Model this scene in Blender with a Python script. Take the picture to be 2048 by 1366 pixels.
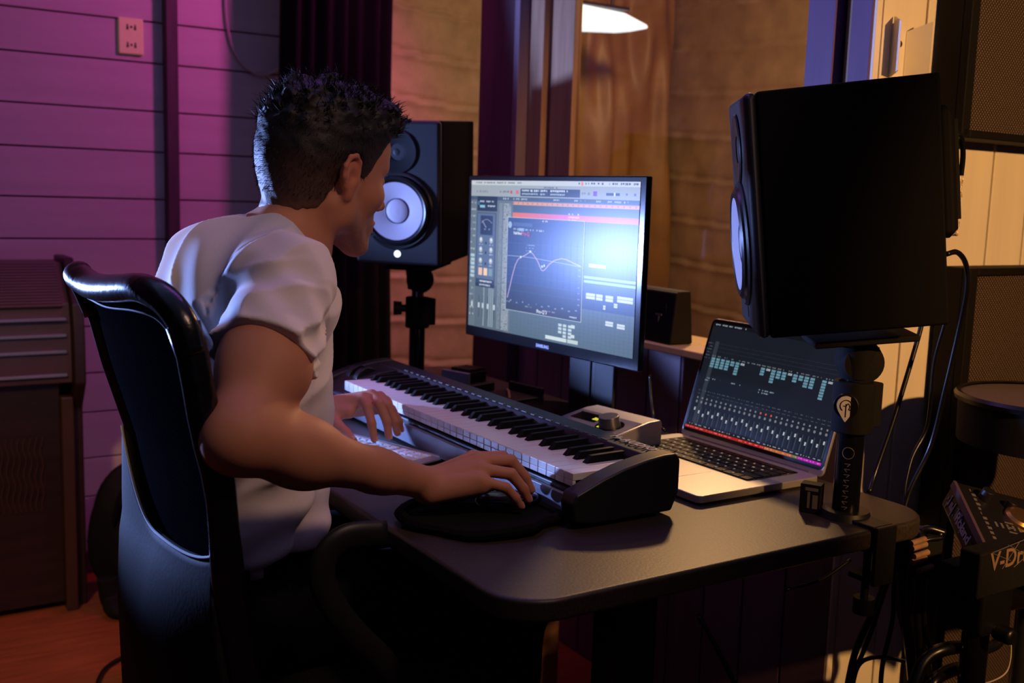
import bpy, bmesh, math, random
import numpy as np
from mathutils import Vector, Matrix

for o in list(bpy.data.objects): bpy.data.objects.remove(o, do_unlink=True)
SC = bpy.context.scene
COL = SC.collection
random.seed(7)
def S(r, g, b, k=1.0):
    f = lambda c: ((c/255)/12.92 if c/255 <= .04045 else ((c/255+.055)/1.055)**2.4)
    return (f(r)*k, f(g)*k, f(b)*k, 1)
# ---------------------------------------------------------------- camera
cam = bpy.data.cameras.new('camera'); camo = bpy.data.objects.new('camera', cam); COL.objects.link(camo)
YAW, PITCH, ROLL = .568154, .137032, .031147
def cam_axes():
    cy, sy, cp, sp = math.cos(YAW), math.sin(YAW), math.cos(PITCH), math.sin(PITCH)
    f = Vector((sy*cp, cy*cp, -sp)); r0 = Vector((cy, -sy, 0)); u0 = r0.cross(f)
    r = math.cos(ROLL)*r0 + math.sin(ROLL)*u0; u = -math.sin(ROLL)*r0 + math.cos(ROLL)*u0
    return r, u, f
r_, u_, f_ = cam_axes()
camo.matrix_world = Matrix(((r_.x, u_.x, -f_.x, 0), (r_.y, u_.y, -f_.y, 0), (r_.z, u_.z, -f_.z, 1.206), (0, 0, 0, 1)))
cam.sensor_width = 36; cam.lens = 36*2080.5/2048; cam.clip_start = .05
cam.dof.use_dof = True; cam.dof.focus_distance = 1.55; cam.dof.aperture_fstop = 5.0
SC.camera = camo
# ---------------------------------------------------------------- view, world, room lights
SC.view_settings.view_transform = 'Standard'; SC.view_settings.look = 'None'
SC.view_settings.exposure = 0.0; SC.view_settings.gamma = 1.0; SC.view_settings.use_curve_mapping = False
W = bpy.data.worlds.new('world'); SC.world = W; W.use_nodes = True
W.node_tree.nodes['Background'].inputs[0].default_value = (.02, .015, .03, 1)
W.node_tree.nodes['Background'].inputs[1].default_value = .15
def lamp(name, kind, loc, color, energy, target=None, **kw):
    l = bpy.data.lights.new(name, kind); l.color = color; l.energy = energy
    for k, v in kw.items(): setattr(l, k, v)
    o = bpy.data.objects.new(name, l); COL.objects.link(o); o.location = loc
    if target is not None:
        o.rotation_euler = (Vector(target)-Vector(loc)).to_track_quat('-Z', 'Y').to_euler()
    return o
# blue-white led panel left of the frame, behind the sitter's far shoulder
lamp('led_light_blue', 'SPOT', (-0.15, 2.9, 1.02), (.27, .40, 1.0), 290, (0.291, 2.135, 1.489), spot_size=1.52, spot_blend=.08, shadow_soft_size=.05)
# magenta wall-washer hung above the doorway
lamp('led_light_magenta', 'SPOT', (1.40, 2.50, 2.15), (1.0, .10, .60), 27, (.35, 3.35, .95), spot_size=2.3, spot_blend=.6, shadow_soft_size=.07)
# added soft violet fill light, no fixture there; it tints everything facing the room
lamp('fill_violet', 'AREA', (1.0, 1.95, 2.35), (.55, .14, 1.0), 2.4, (.75, 1.5, .8), shape='RECTANGLE', size=.8, size_y=.3)
# warm lamps: one inside the booth, one at the right in front of the panelled wall, one soft behind the camera
lamp('booth_lamp', 'AREA', (1.95, 2.15, 1.95), (1.0, .58, .26), 6.5, (2.3, 2.9, .9), shape='DISK', size=.12)
lamp('booth_lamp_desk', 'SPOT', (2.25, 2.3, 1.85), (1.0, .55, .22), 62, (1.2, 1.1, .73), spot_size=.95, spot_blend=.6, shadow_soft_size=.06)
lamp('lamp_right', 'SPOT', (1.42, -1.0, 1.78), (1.0, .50, .17), 190, (2.02, 1.31, .98), spot_size=.76, spot_blend=.45, shadow_soft_size=.035)
lamp('lamp_overhead_warm', 'SPOT', (.95, .10, 2.3), (1.0, .60, .42), 33, (.60, 1.42, .95), spot_size=.78, spot_blend=1.0, shadow_soft_size=.12)

lamp('fill_floor_warm', 'SPOT', (-.65, .75, 2.3), (1.0, .60, .22), 95, (.60, 2.95, .0), spot_size=.66, spot_blend=.8, shadow_soft_size=.1)  # added warm fill for floor, organ foot and bag; no known source

# ---------------------------------------------------------------- materials
def mat(name, color=(.5, .5, .5, 1), rough=.6, metal=0.0, spec=.5, emit=None, es=1.0, coat=0.0, sheen=0.0):
    m = bpy.data.materials.new(name); m.use_nodes = True
    b = m.node_tree.nodes['Principled BSDF']
    b.inputs['Base Color'].default_value = color; b.inputs['Roughness'].default_value = rough
    b.inputs['Metallic'].default_value = metal; b.inputs['Specular IOR Level'].default_value = spec
    b.inputs['Coat Weight'].default_value = coat; b.inputs['Sheen Weight'].default_value = sheen
    if emit: b.inputs['Emission Color'].default_value = emit; b.inputs['Emission Strength'].default_value = es
    return m
def nd(m, t, **kw):
    n = m.node_tree.nodes.new(t)
    for k, v in kw.items():
        if isinstance(k, str) and k.startswith('i_'): n.inputs[k[2:].replace('_', ' ')].default_value = v
        else: setattr(n, k, v)
    return n
def lk(m, a, ao, b, bi): m.node_tree.links.new(a.outputs[ao], b.inputs[bi])
def noisy(m, scale=20, amt=.3, bump=.2, dist=.002, stretch=(1, 1, 1), detail=4):
    """colour variation and bump from object-space noise"""
    b = m.node_tree.nodes['Principled BSDF']; c = list(b.inputs['Base Color'].default_value)
    tc = nd(m, 'ShaderNodeTexCoord'); mp = nd(m, 'ShaderNodeMapping'); mp.inputs['Scale'].default_value = stretch
    n = nd(m, 'ShaderNodeTexNoise'); n.inputs['Scale'].default_value = scale; n.inputs['Detail'].default_value = detail
    lk(m, tc, 'Object', mp, 0); lk(m, mp, 0, n, 'Vector')
    if amt:
        r = nd(m, 'ShaderNodeValToRGB'); r.color_ramp.elements[0].position = .3; r.color_ramp.elements[1].position = .7
        r.color_ramp.elements[0].color = (c[0]*(1-amt), c[1]*(1-amt), c[2]*(1-amt), 1)
        r.color_ramp.elements[1].color = (min(1, c[0]*(1+amt)), min(1, c[1]*(1+amt)), min(1, c[2]*(1+amt)), 1)
        lk(m, n, 0, r, 0); lk(m, r, 0, b, 'Base Color')
    if bump:
        bp = nd(m, 'ShaderNodeBump'); bp.inputs['Strength'].default_value = bump; bp.inputs['Distance'].default_value = dist
        lk(m, n, 0, bp, 'Height'); lk(m, bp, 0, b, 'Normal')
    return m
def attr_color(m, emit=False, es=1.0):
    b = m.node_tree.nodes['Principled BSDF']; a = nd(m, 'ShaderNodeVertexColor', layer_name='col')
    if emit:
        lk(m, a, 0, b, 'Emission Color'); b.inputs['Emission Strength'].default_value = es
    else: lk(m, a, 0, b, 'Base Color')
    return m
def dots(m, scale, bump=.6, dist=.002, dark=None, rot=.785):
    """regular perforation: object-space voronoi cells with no randomness"""
    b = m.node_tree.nodes['Principled BSDF']; c = b.inputs['Base Color'].default_value[:]
    tc = nd(m, 'ShaderNodeTexCoord'); mp = nd(m, 'ShaderNodeMapping'); mp.inputs['Rotation'].default_value = rot if isinstance(rot, tuple) else (0, rot, 0)
    v = nd(m, 'ShaderNodeTexVoronoi'); v.inputs['Scale'].default_value = scale; v.inputs['Randomness'].default_value = 0
    if isinstance(rot, tuple): v.voronoi_dimensions = '2D'
    lk(m, tc, 'Object', mp, 0); lk(m, mp, 0, v, 'Vector')
    r = nd(m, 'ShaderNodeValToRGB'); r.color_ramp.elements[0].position = .25; r.color_ramp.elements[1].position = .42
    r.color_ramp.elements[0].color = dark or (c[0]*.08, c[1]*.08, c[2]*.08, 1); r.color_ramp.elements[1].color = c
    lk(m, v, 'Distance', r, 0); lk(m, r, 0, b, 'Base Color')
    bp = nd(m, 'ShaderNodeBump'); bp.inputs['Strength'].default_value = bump; bp.inputs['Distance'].default_value = dist
    lk(m, v, 'Distance', bp, 'Height'); lk(m, bp, 0, b, 'Normal')
    return m
M = {}
M['plank'] = noisy(mat('plank', S(196, 178, 180), .7), 3, .06, .15, .001, (.6, 1, 8))
M['plank_dark'] = mat('plank_dark', S(60, 50, 50), .8)
M['beige'] = noisy(mat('beige', S(236, 226, 204), .5), 4, .05, .08, .001, (6, 6, .6))
M['floor'] = noisy(mat('floor', S(150, 82, 40), .42), 6, .25, .1, .001, (1, 9, 1))
M['ceiling'] = mat('ceiling', S(150, 145, 140), .8)
M['darkwall'] = mat('darkwall', S(70, 64, 66), .85)
M['wood'] = noisy(mat('wood', S(150, 115, 86), .55), 9, .22, .15, .001, (5, 5, .5))
M['post'] = noisy(mat('post', S(74, 52, 60), .6), 9, .2, .1, .001, (5, 5, .5))
M['post_violet_lit'] = noisy(mat('post_violet_lit', S(92, 62, 96), .6), 9, .1, .1, .001, (5, 5, .5))  # violet light on the right window posts mixed into the base colour
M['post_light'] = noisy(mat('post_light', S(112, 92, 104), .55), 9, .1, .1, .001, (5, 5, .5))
M['insul'] = noisy(mat('insul', S(184, 156, 126), .6), 14, .16, .5, .006)
M['sheet'] = noisy(mat('sheet', S(184, 140, 88), .42), 10, .15, .4, .006)
M['sill'] = mat('sill', S(230, 200, 160), .35)
M['curtain'] = noisy(mat('curtain', S(20, 18, 18), .95, spec=.1), 60, .2, .2, .002)
M['black'] = mat('black', S(22, 22, 24), .45)
M['matte'] = noisy(mat('matte', S(20, 19, 19), .8, spec=.2), 200, .2, .2, .0005)
M['vinyl'] = noisy(mat('vinyl', S(13, 12, 12), .75, spec=.12), 300, .2, .2, .0004)
M['baffle'] = noisy(mat('baffle', S(17, 17, 22), .55), 300, .2, .1, .0004)
M['gloss'] = mat('gloss', S(14, 14, 16), .15)
M['rubber'] = mat('rubber', S(16, 16, 18), .35)
M['badge_white'] = mat('badge_white', S(225, 225, 232), .5)
M['cone'] = mat('cone', S(188, 180, 192), .6)
M['dustcap'] = mat('dustcap', S(60, 60, 80), .5)
M['lamp_white'] = mat('lamp_white', (.8, .8, .8, 1), emit=S(236, 244, 248), es=1.5)
M['desk'] = noisy(mat('desk', S(54, 45, 38), .45, spec=.6), 260, .35, .35, .0006)
M['alu'] = noisy(mat('alu', S(206, 204, 204), .38, metal=.75), 300, .04, 0)
M['alu_dark'] = mat('alu_dark', S(120, 120, 128), .35, metal=.8)
M['steel'] = mat('steel', S(190, 190, 195), .22, metal=1)
M['brass'] = mat('brass', S(190, 150, 100), .3, metal=.9)
M['whitekey'] = mat('whitekey', S(240, 236, 232), .28)
M['blackkey'] = mat('blackkey', S(10, 10, 11), .55, spec=.2)
M['housing'] = noisy(mat('housing', S(30, 30, 33), .42), 300, .1, .1, .0004)
M['fascia'] = mat('fascia', S(120, 125, 140), .35)
M['print'] = mat('print', S(190, 186, 190), .5)
M['print_tan'] = mat('print_tan', S(140, 112, 88), .5)
M['print_dim'] = mat('print_dim', S(105, 100, 98), .5)
M['print_glow'] = mat('print_glow', S(200, 200, 220), .5)
M['applekey'] = mat('applekey', S(238, 236, 238), .3)
M['lapkey'] = mat('lapkey', S(14, 14, 15), .4)
M['legend'] = mat('legend', S(190, 190, 195), .5, emit=S(170, 160, 140), es=.45)
M['screen'] = attr_color(mat('screen', S(6, 6, 8), .27, spec=.17), True, 1.0)
M['lapscreen'] = attr_color(mat('lapscreen', S(6, 6, 8), .10, spec=.25), True, .85)
M['yellow_led'] = mat('yellow_led', S(10, 10, 10), .5, emit=S(220, 215, 60), es=1.1)
M['skin'] = attr_color(mat('skin', S(190, 130, 100), .58, spec=.3))
sb = M['skin'].node_tree.nodes['Principled BSDF']; sb.inputs['Subsurface Weight'].default_value = .12; sb.inputs['Subsurface Radius'].default_value = (.01, .004, .002)
_n = nd(M['skin'], 'ShaderNodeTexNoise'); _n.inputs['Scale'].default_value = 420; _b = nd(M['skin'], 'ShaderNodeBump'); _b.inputs['Strength'].default_value = .12; _b.inputs['Distance'].default_value = .0006
_t = nd(M['skin'], 'ShaderNodeTexCoord'); lk(M['skin'], _t, 'Object', _n, 'Vector'); lk(M['skin'], _n, 0, _b, 'Height'); lk(M['skin'], _b, 0, sb, 'Normal')
M['nail'] = mat('nail', S(215, 160, 140), .3)
M['eye'] = mat('eye', S(225, 220, 215), .2)
M['iris'] = mat('iris', S(40, 30, 24), .2)
M['hair'] = mat('hair', S(22, 16, 13), .5, spec=.25)
M['hair_side'] = attr_color(noisy(mat('hair_side', S(60, 45, 36), .6), 500, 0, .5, .001))
M['shirt'] = noisy(mat('shirt', S(226, 216, 218), .8, spec=.2, sheen=.25), 900, .04, .12, .0006)
M['trousers'] = noisy(mat('trousers', S(14, 14, 17), .9, spec=.1), 300, .2, .2, .0008)
M['shoe'] = mat('shoe', S(24, 22, 22), .6)
M['leather'] = noisy(mat('leather', S(13, 13, 14), .26, spec=.6), 90, .2, .5, .0012)
M['leather_shell'] = noisy(mat('leather_shell', S(27, 26, 26), .75, spec=.15), 160, .25, .3, .0008)
M['mesh_fabric'] = dots(mat('mesh_fabric', S(8, 8, 9), .95, spec=0), 300, .8, .0010, dark=S(26, 26, 30), rot=(0, 1.5708, .785))
M['stitch'] = mat('stitch', S(150, 150, 155), .5)
M['arm_plastic'] = mat('arm_plastic', S(30, 28, 27), .45)
M['grille'] = dots(mat('grille', S(15, 12, 10), .6), 165, .9, .002, dark=S(112, 90, 74), rot=(1.5708, 0, .785))
M['frame'] = mat('frame', S(13, 11, 10), .7, spec=.2)
M['organ'] = noisy(mat('organ', S(44, 26, 24), .45), 5, .25, .1, .001, (1, 1, 8))
M['organ_top'] = noisy(mat('organ_top', S(84, 56, 56), .4), 5, .2, .1, .001)
M['organ_edge'] = mat('organ_edge', S(70, 46, 36), .4)
M['bracket'] = mat('bracket', S(232, 224, 206), .5)
M['felt'] = mat('felt', S(96, 74, 58), .8)
M['outlet_glow'] = mat('outlet_glow', S(232, 196, 160), .4, emit=S(210, 160, 120), es=.10)  # faint emission stands in for amber light on the socket plate
M['hole'] = mat('hole', S(20, 12, 12), .8)
M['pad_mesh'] = noisy(mat('pad_mesh', S(98, 84, 74), .7), 400, .2, .3, .0006)
M['module'] = mat('module', S(24, 23, 25), .4)
M['module_edge'] = mat('module_edge', S(86, 66, 80), .4)
M['cable'] = mat('cable', S(14, 14, 15), .3, spec=.6)
M['cable_white'] = mat('cable_white', S(200, 190, 180), .4)
M['kraft'] = noisy(mat('kraft', S(120, 85, 60), .7), 12, .25, .4, .004)
M['cardboard_black'] = mat('cardboard_black', S(14, 13, 14), .7, spec=.2)
M['plastic_bag'] = noisy(mat('plastic_bag', S(210, 190, 160), .2, spec=.9), 120, .5, 1.0, .004)
M['glass'] = bpy.data.materials.new('glass'); M['glass'].use_nodes = True
_nt = M['glass'].node_tree; _nt.nodes.clear()
_o = _nt.nodes.new('ShaderNodeOutputMaterial'); _mx = _nt.nodes.new('ShaderNodeMixShader'); _tr = _nt.nodes.new('ShaderNodeBsdfTransparent'); _gl = _nt.nodes.new('ShaderNodeBsdfGlossy'); _fr = _nt.nodes.new('ShaderNodeLayerWeight'); _pw = _nt.nodes.new('ShaderNodeMath'); _pw.operation = 'POWER'; _pw.inputs[1].default_value = 4; _ma = _nt.nodes.new('ShaderNodeMath'); _ma.operation = 'MULTIPLY_ADD'; _ma.inputs[1].default_value = .6; _ma.inputs[2].default_value = .045; _nt.links.new(_fr.outputs['Facing'], _pw.inputs[0]); _nt.links.new(_pw.outputs[0], _ma.inputs[0])
_gl.inputs['Roughness'].default_value = .03; _tr.inputs['Color'].default_value = (.93, .93, .93, 1)
_nt.links.new(_ma.outputs[0], _mx.inputs[0]); _nt.links.new(_tr.outputs[0], _mx.inputs[1]); _nt.links.new(_gl.outputs[0], _mx.inputs[2]); _nt.links.new(_mx.outputs[0], _o.inputs[0])

# ---------------------------------------------------------------- mesh helpers
def rotm(rx=0, ry=0, rz=0):
    return np.array((Matrix.Rotation(rz, 3, 'Z') @ Matrix.Rotation(ry, 3, 'Y') @ Matrix.Rotation(rx, 3, 'X')))
class MB:
    def __init__(s): s.v = []; s.f = []; s.c = []; s.cur = (1, 1, 1, 1)
    def add(s, vs, fs):
        n = len(s.v); s.v += [tuple(map(float, p)) for p in vs]; s.f += [tuple(i+n for i in f) for f in fs]; s.c += [s.cur]*len(fs)
        return s
    def box(s, c, d, R=None, taper=None):
        """c centre, d full sizes; taper=(tx,ty) scales the top"""
        vs = []
        for z in (-1, 1):
            for x, y in ((-1, -1), (1, -1), (1, 1), (-1, 1)):
                tx, ty = (taper if (taper and z > 0) else (1, 1))
                p = np.array([x*d[0]/2*tx, y*d[1]/2*ty, z*d[2]/2])
                if R is not None: p = R @ p
                vs.append(p+np.array(c))
        return s.add(vs, [(3, 2, 1, 0), (4, 5, 6, 7), (0, 1, 5, 4), (1, 2, 6, 5), (2, 3, 7, 6), (3, 0, 4, 7)])
    def b2(s, x0, x1, y0, y1, z0, z1): return s.box(((x0+x1)/2, (y0+y1)/2, (z0+z1)/2), (abs(x1-x0), abs(y1-y0), abs(z1-z0)))
    def cyl(s, p0, p1, r0, r1=None, n=24, cap=True):
        return s.tube([p0, p1], [r0, r0 if r1 is None else r1], n, cap)
    def tube(s, pts, r, n=12, cap=True, closed=False, flat=None):
        pts = [np.array(p, float) for p in pts]; k = len(pts)
        rs = r if hasattr(r, '__len__') else [r]*k
        rings = []; prev = None
        for i, p in enumerate(pts):
            a = pts[(i+1) % k] if (closed or i < k-1) else pts[i]; b = pts[(i-1) % k] if (closed or i > 0) else pts[i]
            t = a-b; t = t/(np.linalg.norm(t)+1e-12)
            if prev is None:
                h = np.array([0, 0, 1.]) if abs(t[2]) < .9 else np.array([1., 0, 0])
                u = np.cross(h, t)
            else: u = prev-t*(prev@t)
            u = u/np.linalg.norm(u); prev = u; w = np.cross(t, u)
            fl = flat or (1, 1)
            rings.append([p+rs[i]*(math.cos(q)*u*fl[0]+math.sin(q)*w*fl[1]) for q in [2*math.pi*j/n for j in range(n)]])
        vs = [q for g in rings for q in g]; fs = []
        for i in range(k if closed else k-1):
            for j in range(n):
                a = i*n+j; b = i*n+(j+1) % n; c = ((i+1) % k)*n+(j+1) % n; d = ((i+1) % k)*n+j
                fs.append((a, b, c, d))
        if cap and not closed: fs.append(tuple(reversed(range(n)))); fs.append(tuple(range((k-1)*n, k*n)))
        return s.add(vs, fs)
    def lathe(s, prof, c=(0, 0, 0), axis=(0, 0, 1), n=40, closed_ends=True):
        """prof list of (radius, height along axis)"""
        ax = Vector(axis).normalized(); q = Vector((0, 0, 1)).rotation_difference(ax)
        vs = []
        for r, h in prof:
            for j in range(n):
                t = 2*math.pi*j/n; p = q @ Vector((r*math.cos(t), r*math.sin(t), h)); vs.append((p.x+c[0], p.y+c[1], p.z+c[2]))
        fs = []
        for i in range(len(prof)-1):
            for j in range(n): fs.append((i*n+j, i*n+(j+1) % n, (i+1)*n+(j+1) % n, (i+1)*n+j))
        if closed_ends: fs.append(tuple(reversed(range(n)))); fs.append(tuple(range((len(prof)-1)*n, len(prof)*n)))
        return s.add(vs, fs)
    def prism(s, poly, z0, z1, M4=None):
        n = len(poly); vs = [(x, y, z0) for x, y in poly]+[(x, y, z1) for x, y in poly]
        if M4 is not None: vs = [tuple(M4 @ Vector(p)) for p in vs]
        return s.add(vs, [tuple(reversed(range(n))), tuple(range(n, 2*n))]+[(i, (i+1) % n, n+(i+1) % n, n+i) for i in range(n)])
    def grid(s, fn, nu, nv, closed_u=False):
        vs = [fn(i/(nu-(0 if closed_u else 1)), j/(nv-1)) for j in range(nv) for i in range(nu)]
        fs = []
        for j in range(nv-1):
            for i in range(nu if closed_u else nu-1): fs.append((j*nu+i, j*nu+(i+1) % nu, (j+1)*nu+(i+1) % nu, (j+1)*nu+i))
        return s.add(vs, fs)
    def sphere(s, c, r, n=20, m=12):
        r = r if hasattr(r, '__len__') else (r, r, r)
        def fn(u, v):
            t = 2*math.pi*u; p = math.pi*(v*.998+.001); return (c[0]+r[0]*math.sin(p)*math.cos(t), c[1]+r[1]*math.sin(p)*math.sin(t), c[2]-r[2]*math.cos(p))
        return s.grid(fn, n, m, True)
    def build(s, name, m, parent=None, bev=0, seg=2, world=False, ang=35, solid=0, sub=0, attr=False):
        me = bpy.data.meshes.new(name)
        vs = s.v
        if world and parent is not None:
            Mi = MW[parent.name].inverted(); vs = [tuple(Mi @ Vector(p)) for p in vs]
        me.from_pydata(vs, [], s.f); me.materials.append(m)
        if attr:
            a = me.color_attributes.new('col', 'FLOAT_COLOR', 'CORNER')
            cols = []
            for f, c in zip(s.f, s.c): cols += list(c)*len(f)
            a.data.foreach_set('color', cols)
        bm = bmesh.new(); bm.from_mesh(me)
        bmesh.ops.recalc_face_normals(bm, faces=bm.faces)
        t = math.radians(ang)
        for f in bm.faces: f.smooth = True
        for e in bm.edges:
            if len(e.link_faces) == 2: e.smooth = e.calc_face_angle(0) < t
        bm.to_mesh(me); bm.free()
        o = bpy.data.objects.new(name, me); COL.objects.link(o)
        if parent is not None: o.parent = parent
        if solid:
            q = o.modifiers.new('solid', 'SOLIDIFY'); q.thickness = solid; q.offset = 0
        if bev:
            q = o.modifiers.new('bevel', 'BEVEL'); q.width = bev; q.segments = seg; q.limit_method = 'ANGLE'; q.angle_limit = math.radians(30); q.harden_normals = True
        if sub:
            q = o.modifiers.new('sub', 'SUBSURF'); q.levels = sub; q.render_levels = sub
        return o
MW = {}
def thing(name, label, cat, loc=(0, 0, 0), R=None, group=None):
    o = bpy.data.objects.new(name, None); COL.objects.link(o); o.empty_display_size = .05
    m = Matrix.Translation(Vector(loc))
    if R is not None: m = m @ Matrix(tuple(map(tuple, R))).to_4x4()
    o.matrix_world = m; MW[o.name] = m.copy()
    o['label'] = label; o['category'] = cat
    if group: o['group'] = group
    return o
def tag(o, label, cat, group=None, kind=None):
    o['label'] = label; o['category'] = cat
    if group: o['group'] = group
    if kind: o['kind'] = kind
    return o
def struct(o, label=None, cat=None):
    o['kind'] = 'structure'
    if label: o['label'] = label
    if cat: o['category'] = cat
    return o
def crom(pts, k=8):
    """smooth path through the points"""
    P = [np.array(p, float) for p in pts]; P = [2*P[0]-P[1]]+P+[2*P[-1]-P[-2]]; out = []
    for i in range(1, len(P)-2):
        for j in range(k):
            t = j/k; a, b, c, d = P[i-1], P[i], P[i+1], P[i+2]
            out.append(.5*((2*b)+(-a+c)*t+(2*a-5*b+4*c-d)*t*t+(-a+3*b-3*c+d)*t**3))
    out.append(P[-2]); return out
def rrect(x0, x1, y0, y1, r, n=6):
    out = []
    for cx, cy, a in ((x1-r, y1-r, 0), (x0+r, y1-r, 90), (x0+r, y0+r, 180), (x1-r, y0+r, 270)):
        for i in range(n+1):
            t = math.radians(a+90*i/n); out.append((cx+r*math.cos(t), cy+r*math.sin(t)))
    return out
def text_mesh(txt, size, M4, name, m, parent, extrude=.0003, shear=0, space=1.0, bold=0):
    """lettering as a thin mesh; M4 maps text plane (x right, y up, z out) to the parent's space"""
    cu = bpy.data.curves.new('t', 'FONT'); cu.body = txt; cu.size = size; cu.extrude = extrude; cu.shear = shear; cu.space_character = space; cu.offset = bold
    cu.align_x = 'LEFT'; cu.resolution_u = 3
    o = bpy.data.objects.new('t', cu); COL.objects.link(o)
    bpy.context.view_layer.update()
    me = bpy.data.meshes.new_from_object(o.evaluated_get(bpy.context.evaluated_depsgraph_get()))
    bpy.data.objects.remove(o, do_unlink=True)
    me.transform(M4); me.materials.clear(); me.materials.append(m); me.name = name
    q = bpy.data.objects.new(name, me); COL.objects.link(q); q.parent = parent
    return q
def frame4(o, x, y, z=None):
    x = Vector(x).normalized(); y = Vector(y).normalized(); z = x.cross(y) if z is None else Vector(z)
    return Matrix(((x.x, y.x, z.x, o[0]), (x.y, y.y, z.y, o[1]), (x.z, y.z, z.z, o[2]), (0, 0, 0, 1)))
def at(x, y, ax, v):
    """room point on the plane ax=v that the survey of the photograph gives for a picture point"""
    d = (x-1024)/2080.5*r_-(y-683)/2080.5*u_+f_; c = Vector((0, 0, 1.206)); i = 'xyz'.index(ax)
    return c+d*((v-c[i])/d[i])
# ================================================================ ROOM
XW, YB, YL = 1.6, 1.31, 3.35          # window wall, beige wall, plank wall
Z1 = 2.5
struct(MB().b2(-1.8, 3.6, -1.5, 3.55, -.1, 0).build('floor', M['floor']), 'orange-brown wooden floor at the lower left', 'floor')
struct(MB().b2(-1.8, 3.6, -1.5, 3.55, Z1, Z1+.1).build('ceiling', M['ceiling']), 'ceiling of the room above the frame', 'ceiling')
struct(MB().b2(-1.9, -1.8, -1.5, 3.55, 0, Z1).build('wall_rear', M['darkwall']), 'wall behind the chair, outside the frame', 'wall')
struct(MB().b2(-1.8, 3.6, -1.6, -1.5, 0, Z1).build('wall_near', M['darkwall']), 'wall behind the viewer, outside the frame', 'wall')
struct(MB().b2(3.6, 3.7, -1.5, 3.55, 0, Z1).build('wall_far_right', M['darkwall']), 'wall at the far right end, outside the frame', 'wall')
# plank wall with horizontal boards (gap between boards is the backing)
b = MB()
gz = [1.044, 1.167, 1.312, 1.435, 1.579, 1.701]
lo = [1.044]
while lo[-1] > 0: lo.append(lo[-1]-(.1445 if len(lo) % 2 else .1225))
hi = [1.701]
while hi[-1] < Z1: hi.append(hi[-1]+(.1445 if len(hi) % 2 else .1225))
zs = sorted(set(lo+gz+hi))
for a, c in zip(zs[:-1], zs[1:]):
    a2, c2 = max(a, 0)+.0022, min(c, Z1)-.0022
    if c2 > a2: b.b2(-1.8, XW, YL, YL+.02, a2, c2)
struct(b.build('wall_left', M['plank'], bev=.002), 'white horizontal plank wall washed in magenta light', 'wall')
struct(MB().b2(-1.8, 3.6, YL+.0205, YL+.12, 0, Z1).build('wall_backing', M['plank_dark']), 'dark backing behind the plank gaps', 'wall')
struct(MB().b2(.836, .872, YL-.045, YL, 0, Z1).build('trim_1', M['post'], bev=.003), 'narrow dark vertical batten on the magenta plank wall', 'trim')
struct(MB().b2(-1.8, .83, YL-.014, YL, 0, .07).build('baseboard_left', M['post'], bev=.002), 'baseboard at the foot of the plank wall', 'baseboard')
# nail heads in the boards (knots)
# window wall: boards below the sill, posts, header
b = MB(); y = YB
while y < 2.47:
    b.b2(XW, XW+.018, y+.002, min(y+.118, 2.47)-.002, 0, .872); y += .118
b.b2(XW+.0185, XW+.09, YB+.006, 2.47, 0, .872)
b.b2(XW+.01, XW+.09, YB+.006, YL, 2.1, Z1)
struct(b.build('wall_front', M['post_light'], bev=.002), 'violet-lit board wall below the booth window', 'wall')
struct(MB().b2(XW-.035, XW+.09, 2.475, 2.672, 0, Z1).build('trim_2', M['post'], bev=.003), 'wide dark purple post between doorway and window', 'trim')
struct(MB().b2(XW-.045, XW+.02, 2.448, 2.474, .872, Z1).build('trim_3', M['post_light'], bev=.003), 'thin violet-lit edge strip beside the dark post', 'trim')
struct(MB().b2(XW-.012, XW+.09, 2.378, 2.447, .872, Z1).build('trim_4', M['wood'], bev=.003), 'wooden window post left of the dark gap', 'trim')
struct(MB().b2(XW+.005, XW+.03, 2.262, 2.362, .872, Z1).build('trim_5', M['wood'], bev=.002), 'knotty wooden window jamb left of the booth glass', 'trim')
struct(MB().b2(XW-.002, XW+.09, 1.40, 1.468, .872, Z1).build('trim_6', M['post_violet_lit'], bev=.002), 'flat window post with violet light in its colour, right of the booth glass', 'trim')
struct(MB().b2(XW+.03, XW+.09, 1.362, 1.40, .872, Z1).build('trim_7', M['post'], bev=.002), 'dark recessed strip between the two right-hand window posts', 'trim')
struct(MB().b2(XW-.002, XW+.09, YB+.004, 1.362, .872, Z1).build('trim_8', M['post_violet_lit'], bev=.002), 'corner post with violet light in its colour, meeting the amber panelled wall', 'trim')
struct(MB().b2(XW+.03, XW+.09, 2.355, 2.385, .872, Z1).build('trim_10', M['hole']), 'dark strip standing in for shade in the gap between the two wooden window posts', 'trim')  # dark filler added so the gap reads as shade, not booth amber
w1 = struct(MB().b2(XW+.020, XW+.024, 1.468, 2.262, .89, 2.1).build('window_1', M['glass']), 'large booth window pane showing the tan insulated room', 'window')
struct(MB().b2(XW-.07, XW+.12, YB+.01, 2.362, .872, .889).build('trim_9', M['sill'], bev=.003), 'pale window sill ledge catching amber light', 'trim')
# amber panelled wall facing the camera
b = MB(); x = 1.622; k = 0
b.b2(XW+.001, 1.617, YB-.004, YB+.02, 0, Z1)
ws = [.128, .253, .128, .253, .128, .253, .128, .253, .128]
for w in ws:
    b.b2(x+.003, x+w-.003, YB, YB+.02, 0, Z1); x += w
struct(b.build('wall_right', M['beige'], bev=.003), 'amber-lit cream wall of vertical boards at the right', 'wall')
struct(MB().b2(XW+.019, 3.6, YB+.021, YB+.08, 0, Z1).build('wall_right_backing', M['wood']), 'brown backing in the grooves of the cream wall', 'wall')
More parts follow.
